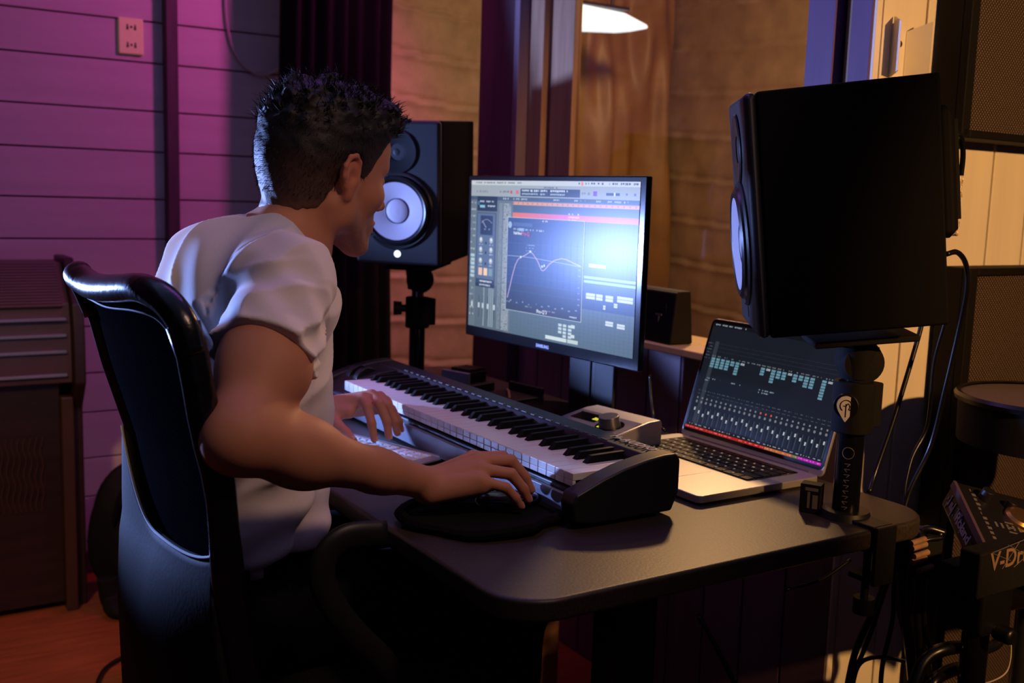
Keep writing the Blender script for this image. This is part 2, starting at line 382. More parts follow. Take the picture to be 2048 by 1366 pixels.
# booth shell: quilted tan insulation on two walls, real relief
def quilt(u, v, seed=0, step=.155):
    h = v/step; fr = h-math.floor(h)
    s = -.010*math.exp(-((fr)*step/.012)**2)+.010*math.exp(-((1-fr)*step/.02)**2)
    return s+.004*math.sin(7*u+3*v+seed)+.003*math.sin(17*u-9*v+seed)+.0025*math.sin(31*u+13*v)
g = MB().grid(lambda s, t: ((XW-.03)+s*1.27, YL-.014-quilt(s*1.27, t*Z1+.03*math.sin(s*5), 1), t*Z1), 90, 260)
struct(g.build('wall_booth_back', M['insul'], ang=180), 'tan quilted insulation wall seen through the doorway', 'wall')
g = MB().grid(lambda s, t: (2.81-quilt(s*2, t*Z1+.04*math.sin(s*4), 4, .165)-.02*max(0, s-.6), YL-.02-s*1.99, t*Z1), 120, 260)
struct(g.build('wall_booth_side', M['insul'], ang=180), 'tan quilted insulation wall behind the booth glass', 'wall')
# crumpled sheet hanging in the booth corner
def sheet(s, t):
    x = 2.06+s*.72; z = .55+t*1.5
    fold = 1.5*.030*math.sin(s*17+2.2*t)*(.35+.65*(1-t))+.022*math.sin(s*33+5*math.sin(3*t))*(1-.5*t)+.012*math.sin(s*9-11*t)+.008*math.sin(s*51+9*t)
    pinch = .035*math.exp(-((s-.28)/.05)**2)*t+.03*math.exp(-((s-.62)/.07)**2)
    return (x, YL-.10+fold+pinch, z)
tag(MB().grid(sheet, 150, 130).build('insulation_sheet', M['sheet'], ang=180), 'crumpled glossy tan sheet hanging in the booth corner behind the glass', 'sheet')
def drape(s, t):
    z = 2.4-t*1.25; c = .10+.35*t
    y = 1.50+s*(.16+.55*t)
    return (2.62+.03*math.sin(s*22)*t+.012*math.sin(s*47+4*t)+.05*s, y, z)
tag(MB().grid(drape, 90, 60).build('gathered_cloth', M['insul'], ang=180), 'tan cloth fanning down from a gathered point, upper right of the booth glass', 'cloth')
# white lamp in the booth, seen at a grazing angle through the glass
t = thing('ceiling_light', 'bright white wedge-shaped lamp at the top left of the booth window', 'lamp', (2.18, 2.86, 1.818))
MB().prism([(-.16, .012), (.02, .005), (.115, -.022), (.12, -.034), (.05, -.046), (-.16, -.062)], -.05, .05, Matrix(((1, 0, 0, 0), (0, 0, 1, 0), (0, 1, 0, 0), (0, 0, 0, 1)))).build('diffuser', M['lamp_white'], t, bev=.01)
MB().b2(-.17, .03, -.055, .055, .013, .022).cyl((0, 0, .02), (0, 0, Z1-1.80), .006).build('lamp_housing', M['black'], t)
# curtain: deep vertical pleats
def curt(s, t):
    z = Z1-t*(Z1-.03); flare = 1+.06*t
    return (1.145+s*.36*flare-.02*math.sin(3*t), 3.10+.028*math.sin(s*44+.6*math.sin(4*t))+.012*math.sin(s*19+2), z)
tag(MB().grid(curt, 120, 40).build('curtain', M['curtain'], ang=180, solid=.004), 'black floor-length curtain hanging beside the doorway', 'curtain')

# socket plate with two sockets
t = thing('wall_socket', 'square tan double socket plate on the magenta plank wall', 'socket', (.742, YL-.001, 1.652))
MB().b2(-.036, .036, -.012, 0, -.053, .053).build('plate', M['outlet_glow'], t, bev=.004)
for s in (-1, 1):
    p = MB().cyl((0, -.0125, s*.026), (0, -.0112, s*.026), .0195, n=28).build('socket_face', M['outlet_glow'], t)
    h = MB()
    for dx in (-.011, .011): h.box((dx, -.0128, s*.026), (.007, .001, .016), taper=(.4, 1))
    h.box((0, -.0128, s*.026), (.006, .001, .006)).build('slots', M['hole'], p)
tag(MB().tube(crom([(1.03, YL-.012, 1.95), (1.03, YL-.012, 1.75), (1.06, YL-.012, 1.63), (1.13, YL-.012, 1.575), (1.21, YL-.012, 1.61), (1.26, YL-.012, 1.75), (1.27, YL-.012, 1.95)]), .004, 8).build('hanging_cord', M['plank'], None), 'pale cord hanging in a U on the blue part of the plank wall', 'cord')

# ================================================================ ORGAN at the far left
t = thing('organ', 'dark roll-top electric organ against the magenta plank wall', 'organ', (0, 3.05, 0))
x0, x1 = -.75, .535
b = MB().b2(x0, x1-.06, .03, .27, .02, .66); b.build('body', M['organ'], t, bev=.004)
MB().prism([(0, .66), (-.0, .80), (.02, .88), (.13, .985), (.27, .985), (.27, .66)], x0, x1-.03, Matrix(((0, 0, 1, 0), (1, 0, 0, 0), (0, 1, 0, 0), (0, 0, 0, 1)))).build('case', M['organ_top'], t, bev=.004)
b = MB()
for i in range(16):
    f = i/15; b.tube([(x0, .012+.118*f, .875+.108*f), (x1-.05, .012+.118*f, .875+.108*f)], .0055, 8)
b.build('roll_top', M['organ_top'], t)
for z in (.68, .745, .79, .835): MB().b2(x0, x1-.045, -.012, .01, z, z+.008).build('moulding', M['fascia'], t, bev=.002)
b = MB().prism([(.27, .0), (.27, 1.0), (.12, 1.0), (-.01, .88), (-.03, .80), (-.03, .66), (.035, .58), (.035, 0)], x1-.03, x1, Matrix(((0, 0, 1, 0), (1, 0, 0, 0), (0, 1, 0, 0), (0, 0, 0, 1))))
b.build('side_panel', M['organ'], t, bev=.005)
MB().b2(x1-.062, x1-.03, .0, .04, .0, .62).build('leg', M['organ_edge'], t, bev=.004)
b = MB()
for i in range(26): b.tube([(.06+i*.0145, .022, .33+z*.02+.0) if False else (.06+i*.0145+.004*math.sin(z*1.3+i*.4), .024, .30+z*.016) for z in range(14)], .0022, 6)
b.build('speaker_cloth', M['organ_edge'], t)
# dark bag on the floor behind the chair
t = thing('duffel_bag', 'slumped black bag on the floor between organ and chair', 'bag', (.66, 3.08, 0))
def bagf(u, v):
    a = 2*math.pi*u; p = math.pi*v
    r = 1+.10*math.sin(3*a+2*v)+.07*math.sin(5*a-4*v)
    return (.125*r*math.sin(p)*math.cos(a), .10*r*math.sin(p)*math.sin(a), .20-.20*math.cos(p)*(1+.05*math.sin(4*a)))
MB().grid(bagf, 40, 24, True).build('bag_body', M['matte'], t, ang=180)
MB().tube(crom([(-.07, -.09, .26), (-.05, -.13, .36), (.03, -.13, .40), (.08, -.09, .28)]), .008, 8, flat=(1.6, .6)).build('handle', M['curtain'], t)
t = thing('boot', 'dark low boot standing beside the organ leg', 'boot', (.585, 3.0, 0))
MB().tube(crom([(-.01, .0, .10), (-.005, 0, .05), (.0, -.01, .03)]), [.03]*17, 14).build('shaft', M['matte'], t)
MB().grid(lambda u, v: (.03*math.cos(2*math.pi*u)*math.sin(math.pi*v), -.03+.065*math.cos(math.pi*v), max(.0, .022+.026*math.sin(2*math.pi*u)*math.sin(math.pi*v))), 20, 12, True).build('foot', M['matte'], t, ang=180)

# ================================================================ DESK
t = thing('desk', 'black rounded-corner standing desk with a speckled dark top', 'desk', (1.03, 1.76, 0))
MB().prism(rrect(-.395, .405, -.786, .80, .075, 8), .700, .730).build('desk_top', M['desk'], t, bev=.006, seg=3)
for s in (-.5, .62):
    MB().b2(-.03, .05, s-.035, s+.035, .03, .66).build('leg', M['black'], t, bev=.004)
    MB().b2(-.32, .34, s-.035, s+.035, .0, .03).build('foot', M['black'], t, bev=.006)
    MB().b2(-.30, .32, s-.03, s+.03, .66, .70).build('bracket', M['black'], t, bev=.003)
MB().b2(-.02, .04, -.46, .58, .63, .66).build('crossbar', M['black'], t, bev=.003)

# ================================================================ PIANO KEYBOARD
KX, KY0, KY1, KZ = .887, 1.2097, 2.0557, .805
t = thing('midi_keyboard', 'long black piano keyboard controller with 61 keys on the desk', 'piano keyboard', (1.0, 1.66, .73))
b = MB()
yA, yB = KY0-.0, KY1+.11
b.b2(KX+.002-1.0, 1.055-1.0, yA-1.66, yB-1.66, .004, .050)                       # tray under the keys
b.build('base', M['housing'], t, bev=.004)
MB().b2(KX-.006-1, KX+.002-1, yA-1.66, yB-1.66, .006, .042).build('front_lip', M['fascia'], t, bev=.002)
Mx = Matrix(((1, 0, 0, -1.0), (0, 0, 1, 0), (0, 1, 0, -.73), (0, 0, 0, 1)))
def capprof():
    return [(.868, .742), (.862, .770), (.868, .784), (.915, .802), (.955, .814), (1.0, .8225), (1.03, .826), (1.056, .826), (1.063, .815), (1.063, .765), (1.05, .736), (.90, .736)]
for y0, y1 in ((1.172, 1.2085), (KY1+.105, KY1+.137)):
    MB().prism([(x, z) for x, z in capprof()], y0-1.66, y1-1.66, Mx).build('end_cap', M['housing'], t, bev=.005, seg=3)
MB().prism([(1.010, .812), (1.018, .8215), (1.054, .8250), (1.0625, .814), (1.0625, .74), (1.010, .74)], 1.2085-1.66, KY1+.105-1.66, Mx).build('rear_panel', M['housing'], t, bev=.002)
MB().prism([(.885, .775), (.93, .803), (.97, .816), (1.012, .820), (1.012, .74), (.885, .74)], KY1+.003-1.66, KY1+.105-1.66, Mx).build('wheel_panel', M['housing'], t, bev=.003)
for yy in (2.09, 2.13):
    MB().cyl((.955-1, yy-.010-1.66, .795-.73), (.955-1, yy+.010-1.66, .795-.73), .030, n=30).build('wheel', M['rubber'], t, bev=.002)
for fy in (1.25, 2.15):
    MB().b2(.92-1, 1.04-1, fy-.02-1.66, fy+.02-1.66, 0, .005).build('rubber_foot', M['rubber'], t)
KW = (KY1-KY0)/36
wk = bk = None
for i in range(36):
    if wk is None:
        b = MB(); b.b2(0, .130, .0006, KW-.0006, -.0115, 0); b.b2(0, .006, .0006, KW-.0006, -.0205, -.0115)
        wk = o = b.build('white_key', M['whitekey'], t, bev=.0012)
    else:
        o = wk.copy(); COL.objects.link(o); o.parent = t
    o.location = (KX-1.0, KY1-(i+1)*KW-1.66, KZ-.73)
def blackkey():
    b = MB(); w = .0055; L = .078
    vs = [(0, -w*1.05, 0), (0, w*1.05, 0), (L, w*1.05, 0), (L, -w*1.05, 0), (.0105, -w*.78, .0115), (.0105, w*.78, .0115), (L, w*.78, .0125), (L, -w*.78, .0125)]
    return b.add(vs, [(0, 1, 2, 3), (4, 5, 6, 7), (0, 1, 5, 4), (1, 2, 6, 5), (2, 3, 7, 6), (3, 0, 4, 7)])
for i in range(35):
    # octave pattern counted from the far (low C) end
    if i % 7 in (2, 6): continue
    off = {0: .0022, 1: -.0022, 3: .003, 4: 0, 5: -.003}[i % 7]
    if bk is None: bk = o = blackkey().build('black_key', M['blackkey'], t, bev=.0007)
    else:
        o = bk.copy(); COL.objects.link(o); o.parent = t
    o.location = (KX+.052-1.0, KY1-(i+1)*KW+off-1.66, KZ-.73)
# printed marks along the rear panel and the maker's lettering
b = MB()
for i in range(28):
    y = 2.02-i*.0265
    b.b2(1.020-1, 1.023-1, y-1.66, y+(.012 if i % 3 else .016)-1.66, .8215-.73+.0002, .8222-.73+.0008)
    if i % 2: b.b2(1.0265-1, 1.028-1, y+.004-1.66, y+.008-1.66, .0918, .0926)
b.build('printed_legends', M['print_dim'], t)
text_mesh('M-AUDIO', .0235, frame4((1.031-1, 1.312-1.66, .8264-.73), (0, -1, .0), (1, 0, .0)), 'maker_lettering', M['print'], t, space=1.10, bold=.0004)
# ================================================================ SMALL KEYBOARD AND MOUSE
def key_block(rows, pitch_u, pitch_v, gap, h, m, parent, z0=0, limit=100):
    """rows: list of lists of key widths; shared meshes; returns count"""
    cache = {}; n = 0
    for j, (v0, dv, row) in enumerate(rows):
        u = 0
        for w in row:
            if w < 0: u += -w*pitch_u; continue
            if n < limit:
                kk = (w, dv)
                if kk not in cache:
                    b = MB(); b.box((0, 0, h/2), (dv*pitch_v-gap, w*pitch_u-gap, h), taper=(.97, .97))
                    cache[kk] = o = b.build('key', m, parent, bev=min(.0012, h*.4))
                else: o = cache[kk].copy(); COL.objects.link(o); o.parent = parent
                o.location = (-(v0+dv/2)*pitch_v, -(u+w/2*pitch_u), z0); n += 1
            u += w*pitch_u
    return n
ang = math.atan2(.312, .95)
t = thing('computer_keyboard', 'slim silver computer keyboard with white keys under the left hand', 'keyboard', (.760, 1.797, .7305), rotm(0, 0, ang))
# local x = away from the sitter, y = towards the sitter's left
MB().prism(rrect(-.065, .068, -.222, .222, .008), .004, .0075).build('base_plate', M['alu'], t, bev=.001)
MB().cyl((.060, -.215, .0055), (.060, .215, .0055), .0052, n=20).b2(-.06, .05, -.2, .2, 0, .004).build('rear_tube', M['alu'], t)
kb = bpy.data.objects.new('key_field', None)
rows = [(0, .6, [1]*14+[-.3]+[1]*3+[-.3]+[1]*4), (.65, 1, [1]*13+[1]+[-.3]+[1]*3+[-.3]+[1]*4), (1.7, 1, [1]*13+[1]+[-.3]+[1]*3+[-.3]+[1]*4),
        (2.75, 1, [1.5]+[1]*11+[1.5]+[-3.6]+[1]*4), (3.8, 1, [2]+[1]*10+[2]+[-1.3]+[1]+[-1.3]+[1]*3+[1])]
pu = .0192
def shift_keys(rows, x_off, y_off, **k):
    before = set(o.name for o in COL.objects)
    key_block(rows, **k)
    for o in COL.objects:
        if o.name not in before: o.location.x += x_off; o.location.y += y_off
shift_keys(rows, .052, .212, pitch_u=pu, pitch_v=.0195, gap=.003, h=.0035, m=M['applekey'], parent=t, z0=.0075, limit=92)
shift_keys([(4.85, 1, [1.3, 1.2, 1.3, 6.6, 1.3, 1.2])], .052, .212, pitch_u=pu, pitch_v=.0195, gap=.003, h=.0035, m=M['applekey'], parent=t, z0=.0075, limit=8)
t = thing('mouse', 'low dark computer mouse under the right hand', 'mouse', (.832, 1.300, .7425))
def mousef(u, v):
    a = 2*math.pi*u; p = math.pi/2*v
    ex = lambda c, n: math.copysign(abs(c)**n, c)
    return (.056*ex(math.cos(a), .75)*math.cos(p)**.6 if v < 1 else 0, .029*ex(math.sin(a), .75)*math.cos(p)**.6 if v < 1 else 0, .004+.015*math.sin(p)*(1-.2*math.cos(a)*math.cos(p)))
MB().grid(mousef, 40, 14, True).build('top_shell', M['gloss'], t, ang=180)
MB().prism([(.054*math.cos(a), .027*math.sin(a)) for a in np.linspace(0, 2*math.pi, 30, endpoint=False)], 0, .004).build('base', M['black'], t)
# soft black pad under the right hand, with a rolled wavy rim
pts = [(.665, 1.335), (.70, 1.362), (.76, 1.36), (.83, 1.372), (.872, 1.36), (.878, 1.24), (.87, 1.215), (.83, 1.205), (.80, 1.185), (.75, 1.19), (.71, 1.205), (.685, 1.25), (.66, 1.29)]
loop = crom(pts+[pts[0]], 6)[:-1]
t = thing('mouse_pad', 'limp black cloth mat under the mouse and right hand', 'mouse pad', (.77, 1.28, .7305))
MB().prism([(p[0]-.77, p[1]-1.28) for p in loop], 0, .009).build('mat', M['curtain'], t, bev=.004)
MB().tube([(p[0]-.77, p[1]-1.28, .010+.003*math.sin(i*.5)) for i, p in enumerate(loop[::3])], .0085, 8, closed=True).build('rolled_rim', M['curtain'], t)

# ================================================================ AUDIO INTERFACE
t = thing('audio_interface', 'silver wedge-shaped audio interface with a big volume knob', 'audio interface', (1.205, 1.565, .7305), rotm(0, 0, math.radians(7)))
P = [(-.085, 0), (-.085, .036), (-.078, .041), (.045, .063), (.078, .064), (.082, .058), (.082, 0)]
MB().prism(P, -.088, .088, Matrix(((1, 0, 0, 0), (0, 0, 1, 0), (0, 1, 0, 0), (0, 0, 0, 1)))).build('case', M['alu'], t, bev=.006, seg=4)
sl = math.atan2(.022, .123); Rs = rotm(0, -sl, 0)
def on(x, y, h=0): return (x, y, .041+(x+.078)*math.tan(sl)+h)
MB().box(on(-.022, 0, .0006), (.108, .164, .0012), Rs).build('sloped_panel', M['fascia'], t, bev=.0004)
MB().box(on(.0, .034, .0016), (.030, .066, .0012), Rs).build('display', M['gloss'], t)
b = MB()
for i in range(2):
    for j in range(2): b.box(on(-.004+.006*i, .012-.008*j, .0025), (.004, .006, .0006), Rs)
b.box(on(-.028, -.026, .0025), (.006, .006, .0006), Rs)
b.build('level_light', M['yellow_led'], t)
MB().box(on(.0175, .034, .0018), (.0035, .070, .0016), Rs).build('display_rim', M['steel'], t)
kn = MB().cyl(on(-.012, -.040, 0), tuple(np.array(on(-.012, -.040, 0))+Rs@np.array([0, 0, .022])), .0215, .0195, n=40).build('volume_knob', M['alu_dark'], t, bev=.0015)
MB().lathe([(.0215, .0), (.0285, .0), (.0285, .0012), (.0215, .0012)], on(-.012, -.040, .0008), tuple(Rs@np.array([0, 0, 1])), 40, False).build('knob_ring', M['gloss'], t)
b = MB()
for i in range(7): b.box(on(-.055+.0*i, .065-.018*i, .0016), (.004, .009, .0006), Rs)
b.build('button', M['alu_dark'], t)

# ================================================================ LAPTOP
LX0, LX1, LY0, LY1 = 1.118, 1.398, 1.186, 1.552
t = thing('laptop', 'open silver laptop showing a dark mixer window with a red bottom strip', 'laptop', (LX1, (LY0+LY1)/2, .7305))
def LW(*a): return tuple(np.array(a)-np.array([LX1, (LY0+LY1)/2, .7305]))
hw = (LY1-LY0)/2
MB().prism(rrect(LX0-LX1, 0, -hw, hw, .012), .003, .0158).build('base', M['alu'], t, bev=.002)
MB().prism(rrect(-.142, -.018, -hw+.032, hw-.032, .004), .0159, .0163).build('key_well', M['gloss'], t)
R = [(0, .7, [1]*14), (.75, 1, [1]*13+[1.0]), (1.75, 1, [1.2]+[1]*12+[.8]), (2.75, 1, [1.5]+[1]*11+[1.5]), (3.75, 1, [2]+[1]*10+[2]), (4.75, 1, [1, 1, 1, 1.3, 4.4, 1.3, 1, 1, 1, 1])]
shift_keys(R, -.022, hw-.036, pitch_u=.0209, pitch_v=.0202, gap=.0028, h=.0012, m=M['lapkey'], parent=t, z0=.0163, limit=100)
b = MB(); rr = random.Random(3)
for j in range(5):
    for i in range(13):
        b.box((-.022-.0202*(1.25+j)+.001*rr.uniform(-1, 1), hw-.036-.0209*(i+.5)+(.0104*j*.3), .0177), (.0035, .0035*rr.uniform(.5, 1.3), .0003))
b.build('key_legend', M['legend'], t)
MB().prism(rrect(-.245, -.150, -.075, .075, .004), .0158, .0161).build('trackpad', M['alu'], t)
lv = np.array([.072, 0, .235]); ln = lv/np.linalg.norm(lv); H = .246
nrm = np.array([-ln[2], 0, ln[0]])      # screen normal faces the sitter
def lidp(u, v, off=0):
    """u 0..1 from the sitter's left, v 0..1 from the top"""
    p = np.array([.003, hw-2*hw*u, .012])+ln*H*(1-v)+nrm*off
    return tuple(p)
Mlid = Matrix(((0, ln[0], nrm[0], .003), (-1, 0, 0, 0), (0, ln[2], nrm[2], .012), (0, 0, 0, 1)))
lid = MB().prism(rrect(-hw, hw, 0, H, .012), -.006, 0, Mlid).build('lid', M['alu'], t, bev=.0015)
MB().prism(rrect(-hw+.002, hw-.002, .012, H-.002, .010), 0, .0006, Mlid).build('bezel', M['gloss'], t)
MB().cyl((.004, -hw+.03, .011), (.004, hw-.03, .011), .006, n=16).build('hinge', M['alu_dark'], t)
class Scr:
    """flat display drawn as small coloured rectangles; u right, v down, both 0..1"""
    def __init__(s, fn): s.b = MB(); s.fn = fn; s.n = 0
    def r(s, u0, v0, u1, v1, c, lay=1, c2=None):
        s.b.cur = c; o = .0008+.00006*lay
        if c2 is None: s.b.add([s.fn(u0, v0, o), s.fn(u1, v0, o), s.fn(u1, v1, o), s.fn(u0, v1, o)], [(0, 1, 2, 3)])
        else:
            n = 16
            for i in range(n):
                f = i/(n-1); s.b.cur = tuple(c[k]*(1-f)+c2[k]*f for k in range(4)); a = u0+(u1-u0)*i/n; e = u0+(u1-u0)*(i+1)/n
                s.b.add([s.fn(a, v0, o), s.fn(e, v0, o), s.fn(e, v1, o), s.fn(a, v1, o)], [(0, 1, 2, 3)])
    def words(s, u0, v, u1, h, c, lay=3, seed=0, dens=.7):
        rr = random.Random(seed*77+int(u0*991)+int(v*787)); u = u0
        while u < u1:
            w = rr.uniform(.3, 1.1)*h
            if rr.random() < dens: s.r(u, v, min(u+w*.7, u1), v+h*rr.uniform(.7, 1), c, lay)
            u += w
    def line(s, pts, wd, c, lay=4):
        for (a, b_), (c_, d) in zip(pts[:-1], pts[1:]):
            L = math.hypot(c_-a, d-b_)+1e-9; nx, ny = -(d-b_)/L*wd/2, (c_-a)/L*wd/2; o = .0008+.00006*lay; s.b.cur = c
            s.b.add([s.fn(a+nx, b_+ny, o), s.fn(c_+nx, d+ny, o), s.fn(c_-nx, d-ny, o), s.fn(a-nx, b_-ny, o)], [(0, 1, 2, 3)])
def sub(fn, u0, v0, u1, v1): return lambda u, v, o=0: fn(u0+(u1-u0)*u, v0+(v1-v0)*v, o)
s = Scr(sub(lidp, .022, .035, .978, .925))
G = lambda a: S(a, a, a)
s.r(0, 0, 1, 1, S(27, 31, 40), 0)
s.r(0, 0, 1, .035, S(20, 22, 28), 1); s.words(.02, .010, .26, .014, S(150, 165, 180), 2, 1); s.words(.74, .010, .99, .014, S(70, 130, 170), 2, 2, .9)
s.r(.055, .17, .085, .95, S(52, 58, 66), 1)
for k in range(6): s.words(.0, .19+.028*k, .04, .010, S(85, 95, 105), 2, k)
for k in range(3): s.words(.09, .185+.035*k, .99, .006, S(42, 48, 58), 2, k+9, .9)
cl = [4, 4, 4, 4, 2, 5, 1, 0, 0, 0, 3, 1, 5, 3, 3, 1, 3, 2, 4, 4, 0, 7, 1, 1, 1]
for i, n in enumerate(cl):
    u = .06+i*.0385
    s.words(u, .30, u+.028, .012, S(110, 120, 125), 2, i)
    for k in range(n): s.r(u, .322+k*.024, u+.028, .340+k*.024, S(112, 160, 178) if (k or n > 1) else S(170, 180, 190), 2); s.words(u+.002, .327+k*.024, u+.026, .006, S(60, 90, 105), 3, k+i)
for u, n in ((.055, 2), (.10, 1), (.14, 1), (.26, 1), (.30, 1), (.47, 2), (.51, 2), (.55, 1)):
    for k in range(n): s.words(u, .51+k*.022, u+.032, .012, S(140, 160, 170), 2, k)
for i in range(26):
    u = .028+i*.0378; hot = i in (13, 14, 15)
    s.words(u, .635, u+.024, .008, S(95, 100, 105), 2, i); s.words(u, .665, u+.024, .008, S(80, 85, 90), 2, i+40)
    s.r(u+.004, .70, u+.014, .716, S(230, 90, 50) if hot else S(130, 135, 140), 2)
    for q in range(8):      # round pan knob
        a0, a1 = q*math.pi/4, (q+1)*math.pi/4; cu, cv = u+.010, .745
        s.b.cur = S(120, 125, 130); o = .0011
        s.b.add([s.fn(cu, cv, o), s.fn(cu+.008*math.cos(a0), cv+.013*math.sin(a0), o), s.fn(cu+.008*math.cos(a1), cv+.013*math.sin(a1), o)], [(0, 1, 2)])
    s.r(u+.008, .79, u+.011, .935, S(12, 13, 16), 2)
    s.r(u+.018, .79, u+.024, .935, S(60, 68, 76), 2)
    fy = .80+.09*((i*7) % 5)/8; s.r(u+.005, fy, u+.015, fy+.028, S(190, 195, 200), 3)
    s.words(u, .950, u+.024, .010, S(170, 175, 180), 2, i)
for i in range(26):
    u = .0+i*.0385; c = S(190, 36, 32) if i < 16 else (S(196, 110, 60) if i < 21 else (S(110, 120, 60) if i == 21 else S(190, 30, 190)))
    s.r(u, .972, u+.0375, .995, c, 2); s.words(u+.006, .979, u+.03, .008, S(250, 160, 150), 3, i)
s.b.build('display', M['lapscreen'], t, attr=True)

# ================================================================ MONITOR
mrot = math.radians(3.7)
MWD, MHT = .590, .366
t = thing('computer_monitor', 'large black desktop monitor showing an audio equaliser window', 'monitor', (1.222, 1.794, 1.071), rotm(0, 0, mrot))
# local: screen faces -x, y along the width (+y = sitter's left), z up
MB().b2(.0, .014, -MWD/2, MWD/2, -MHT/2, MHT/2).build('bezel', M['gloss'], t, bev=.003)
MB().box((.032, .02, -.02), (.04, .36, .24), taper=None).build('rear_housing', M['black'], t, bev=.012)
for y0, y1 in ((.035, .110), (-.043, .021)): MB().b2(.165, .175, y0, y1, -.335, -.06).build('stand_neck', M['baffle'], t, bev=.003)
MB().b2(.169, .183, .015, .040, -.335, -.06).b2(.05, .172, -.03, .09, -.10, -.04).build('neck_core', M['black'], t, bev=.003)
MB().prism([(.110+.085*math.cos(a), .035+.14*math.sin(a)) for a in np.linspace(0, 2*math.pi, 40, endpoint=False)], -.3385, -.330).build('stand_base', M['gloss'], t, bev=.002)
def monp(u, v, off=0): return (-.0002-off, MWD/2*(1-2*u), MHT/2-MHT*v)
s = Scr(sub(monp, .022, .030, .972, .935))
s.fn_off = 0
s.r(0, 0, 1, 1, S(100, 116, 124), 0)
s.r(0, 0, 1, .030, S(196, 202, 204), 1); s.words(.03, .010, .34, .010, S(90, 95, 100), 2, 1); s.words(.68, .008, .99, .013, S(70, 75, 85), 2, 2)
s.r(.695, .005, .706, .026, S(230, 130, 60), 3)
s.r(0, .030, 1, .105, S(158, 166, 168), 1); s.words(.48, .038, .57, .010, S(80, 85, 90), 2, 3)
s.words(.02, .066, .14, .018, S(130, 138, 142), 2, 5); s.words(.20, .066, .27, .016, S(110, 118, 122), 2, 6); s.r(.270, .064, .282, .084, S(190, 60, 60), 3); s.r(.305, .062, .325, .086, S(200, 110, 110), 2)
s.r(.335, .050, .690, .098, S(40, 52, 72), 2)
s.words(.345, .056, .50, .014, S(200, 215, 225), 3, 7, .9); s.words(.345, .078, .50, .012, S(170, 185, 200), 3, 8, .8); s.words(.52, .056, .62, .014, S(210, 220, 230), 3, 9, .9); s.words(.52, .078, .62, .012, S(170, 185, 200), 3, 10, .8)
s.words(.70, .066, .75, .016, S(120, 125, 130), 2, 11); s.r(.762, .058, .782, .086, S(120, 60, 200), 3); s.r(.83, .066, .90, .082, S(40, 60, 90), 2); s.r(.870, .064, .878, .084, S(220, 230, 240), 3); s.words(.93, .066, .99, .016, S(100, 105, 160), 2, 12)
s.r(0, .105, 1, .130, S(64, 80, 96), 1)
for a, e in ((.05, .14), (.20, .26), (.28, .38), (.54, .58), (.66, .72), (.78, .82), (.84, .96)): s.words(a, .112, e, .012, S(170, 185, 195), 2, int(a*50))
s.r(.29, .135, 1, .155, S(214, 150, 110), 1)
for i in range(24): s.r(.29+i*.03, .139, .298+i*.03, .150, S(190, 120, 90), 2)
s.r(.29, .155, 1, .205, S(70, 88, 112), 1)
s.r(.29, .205, 1, .240, S(224, 106, 60), 1, c2=S(196, 60, 190))
for k in range(3): s.words(.63, .195+.018*k, .69, .010, S(230, 200, 210), 3, k)
s.r(.29, .24, 1, .76, S(48, 68, 104), 1)
for i in range(30): s.r(.29+.0237*i, .24, .2907+.0237*i, 1, S(58, 80, 110), 2)
for i in range(34): s.r(.29, .25+.022*i, 1, .2508+.022*i, S(60, 82, 110), 2)
s.r(.29, .76, 1, 1, S(84, 104, 112), 1)
s.r(.73, .56, 1, .575, S(150, 190, 130), 3); s.r(.73, .585, 1, .600, S(150, 190, 130), 3)
for u, v, w, h in ((.745, .66, .05, .035), (.80, .66, .035, .035), (.85, .66, .04, .035), (.91, .655, .08, .035), (.84, .72, .012, .025), (.895, .70, .018, .025), (.855, .81, .04, .028), (.915, .815, .04, .028), (.755, .485, .09, .02)):
    s.r(u, v, u+w, v+h, S(205, 215, 215), 4); s.r(u, v+h*.45, u+w, v+h*.55, S(120, 140, 150), 5)
for u in (.595, .622, .652):
    for k in range(5 if u > .6 else 3): s.r(u, .875+k*.022, u+.02, .891+k*.022, S(190, 208, 208), 4)
s.r(.52, .962, .645, .985, S(205, 220, 215), 4); s.r(.65, .962, .71, .985, S(190, 205, 200), 4); s.r(.668, .87, .69, .89, S(200, 215, 210), 4); s.r(.668, .93, .69, .95, S(200, 215, 210), 4)
# channel strips and track list at the left
s.r(0, .130, .29, 1, S(98, 112, 118), 1)
s.r(.045, .70, .25, 1, S(88, 102, 108), 2)
for k in range(18): s.words(.005, .145+k*.045, .035, .012, S(170, 180, 180), 3, k)
for k in range(6): s.r(.008, .50+k*.028, .035, .52+k*.028, S(170, 200, 210), 3)
for u in (.022, .072, .10, .135, .18): s.r(u, .78, u+.004, .93, S(50, 60, 66), 3); s.r(u-.004, .83, u+.008, .865, S(190, 200, 205), 4)
for u in (.105, .142, .155, .168): s.r(u, .70, u+.006, .985, S(150, 165, 170), 3)
for k in range(84): s.words(.20, .150+k*.0100, .222, .006, S(150, 160, 162), 3, k, .9); s.words(.230, .150+k*.0100, .278, .006, S(196, 202, 202), 3, k+99, .9)
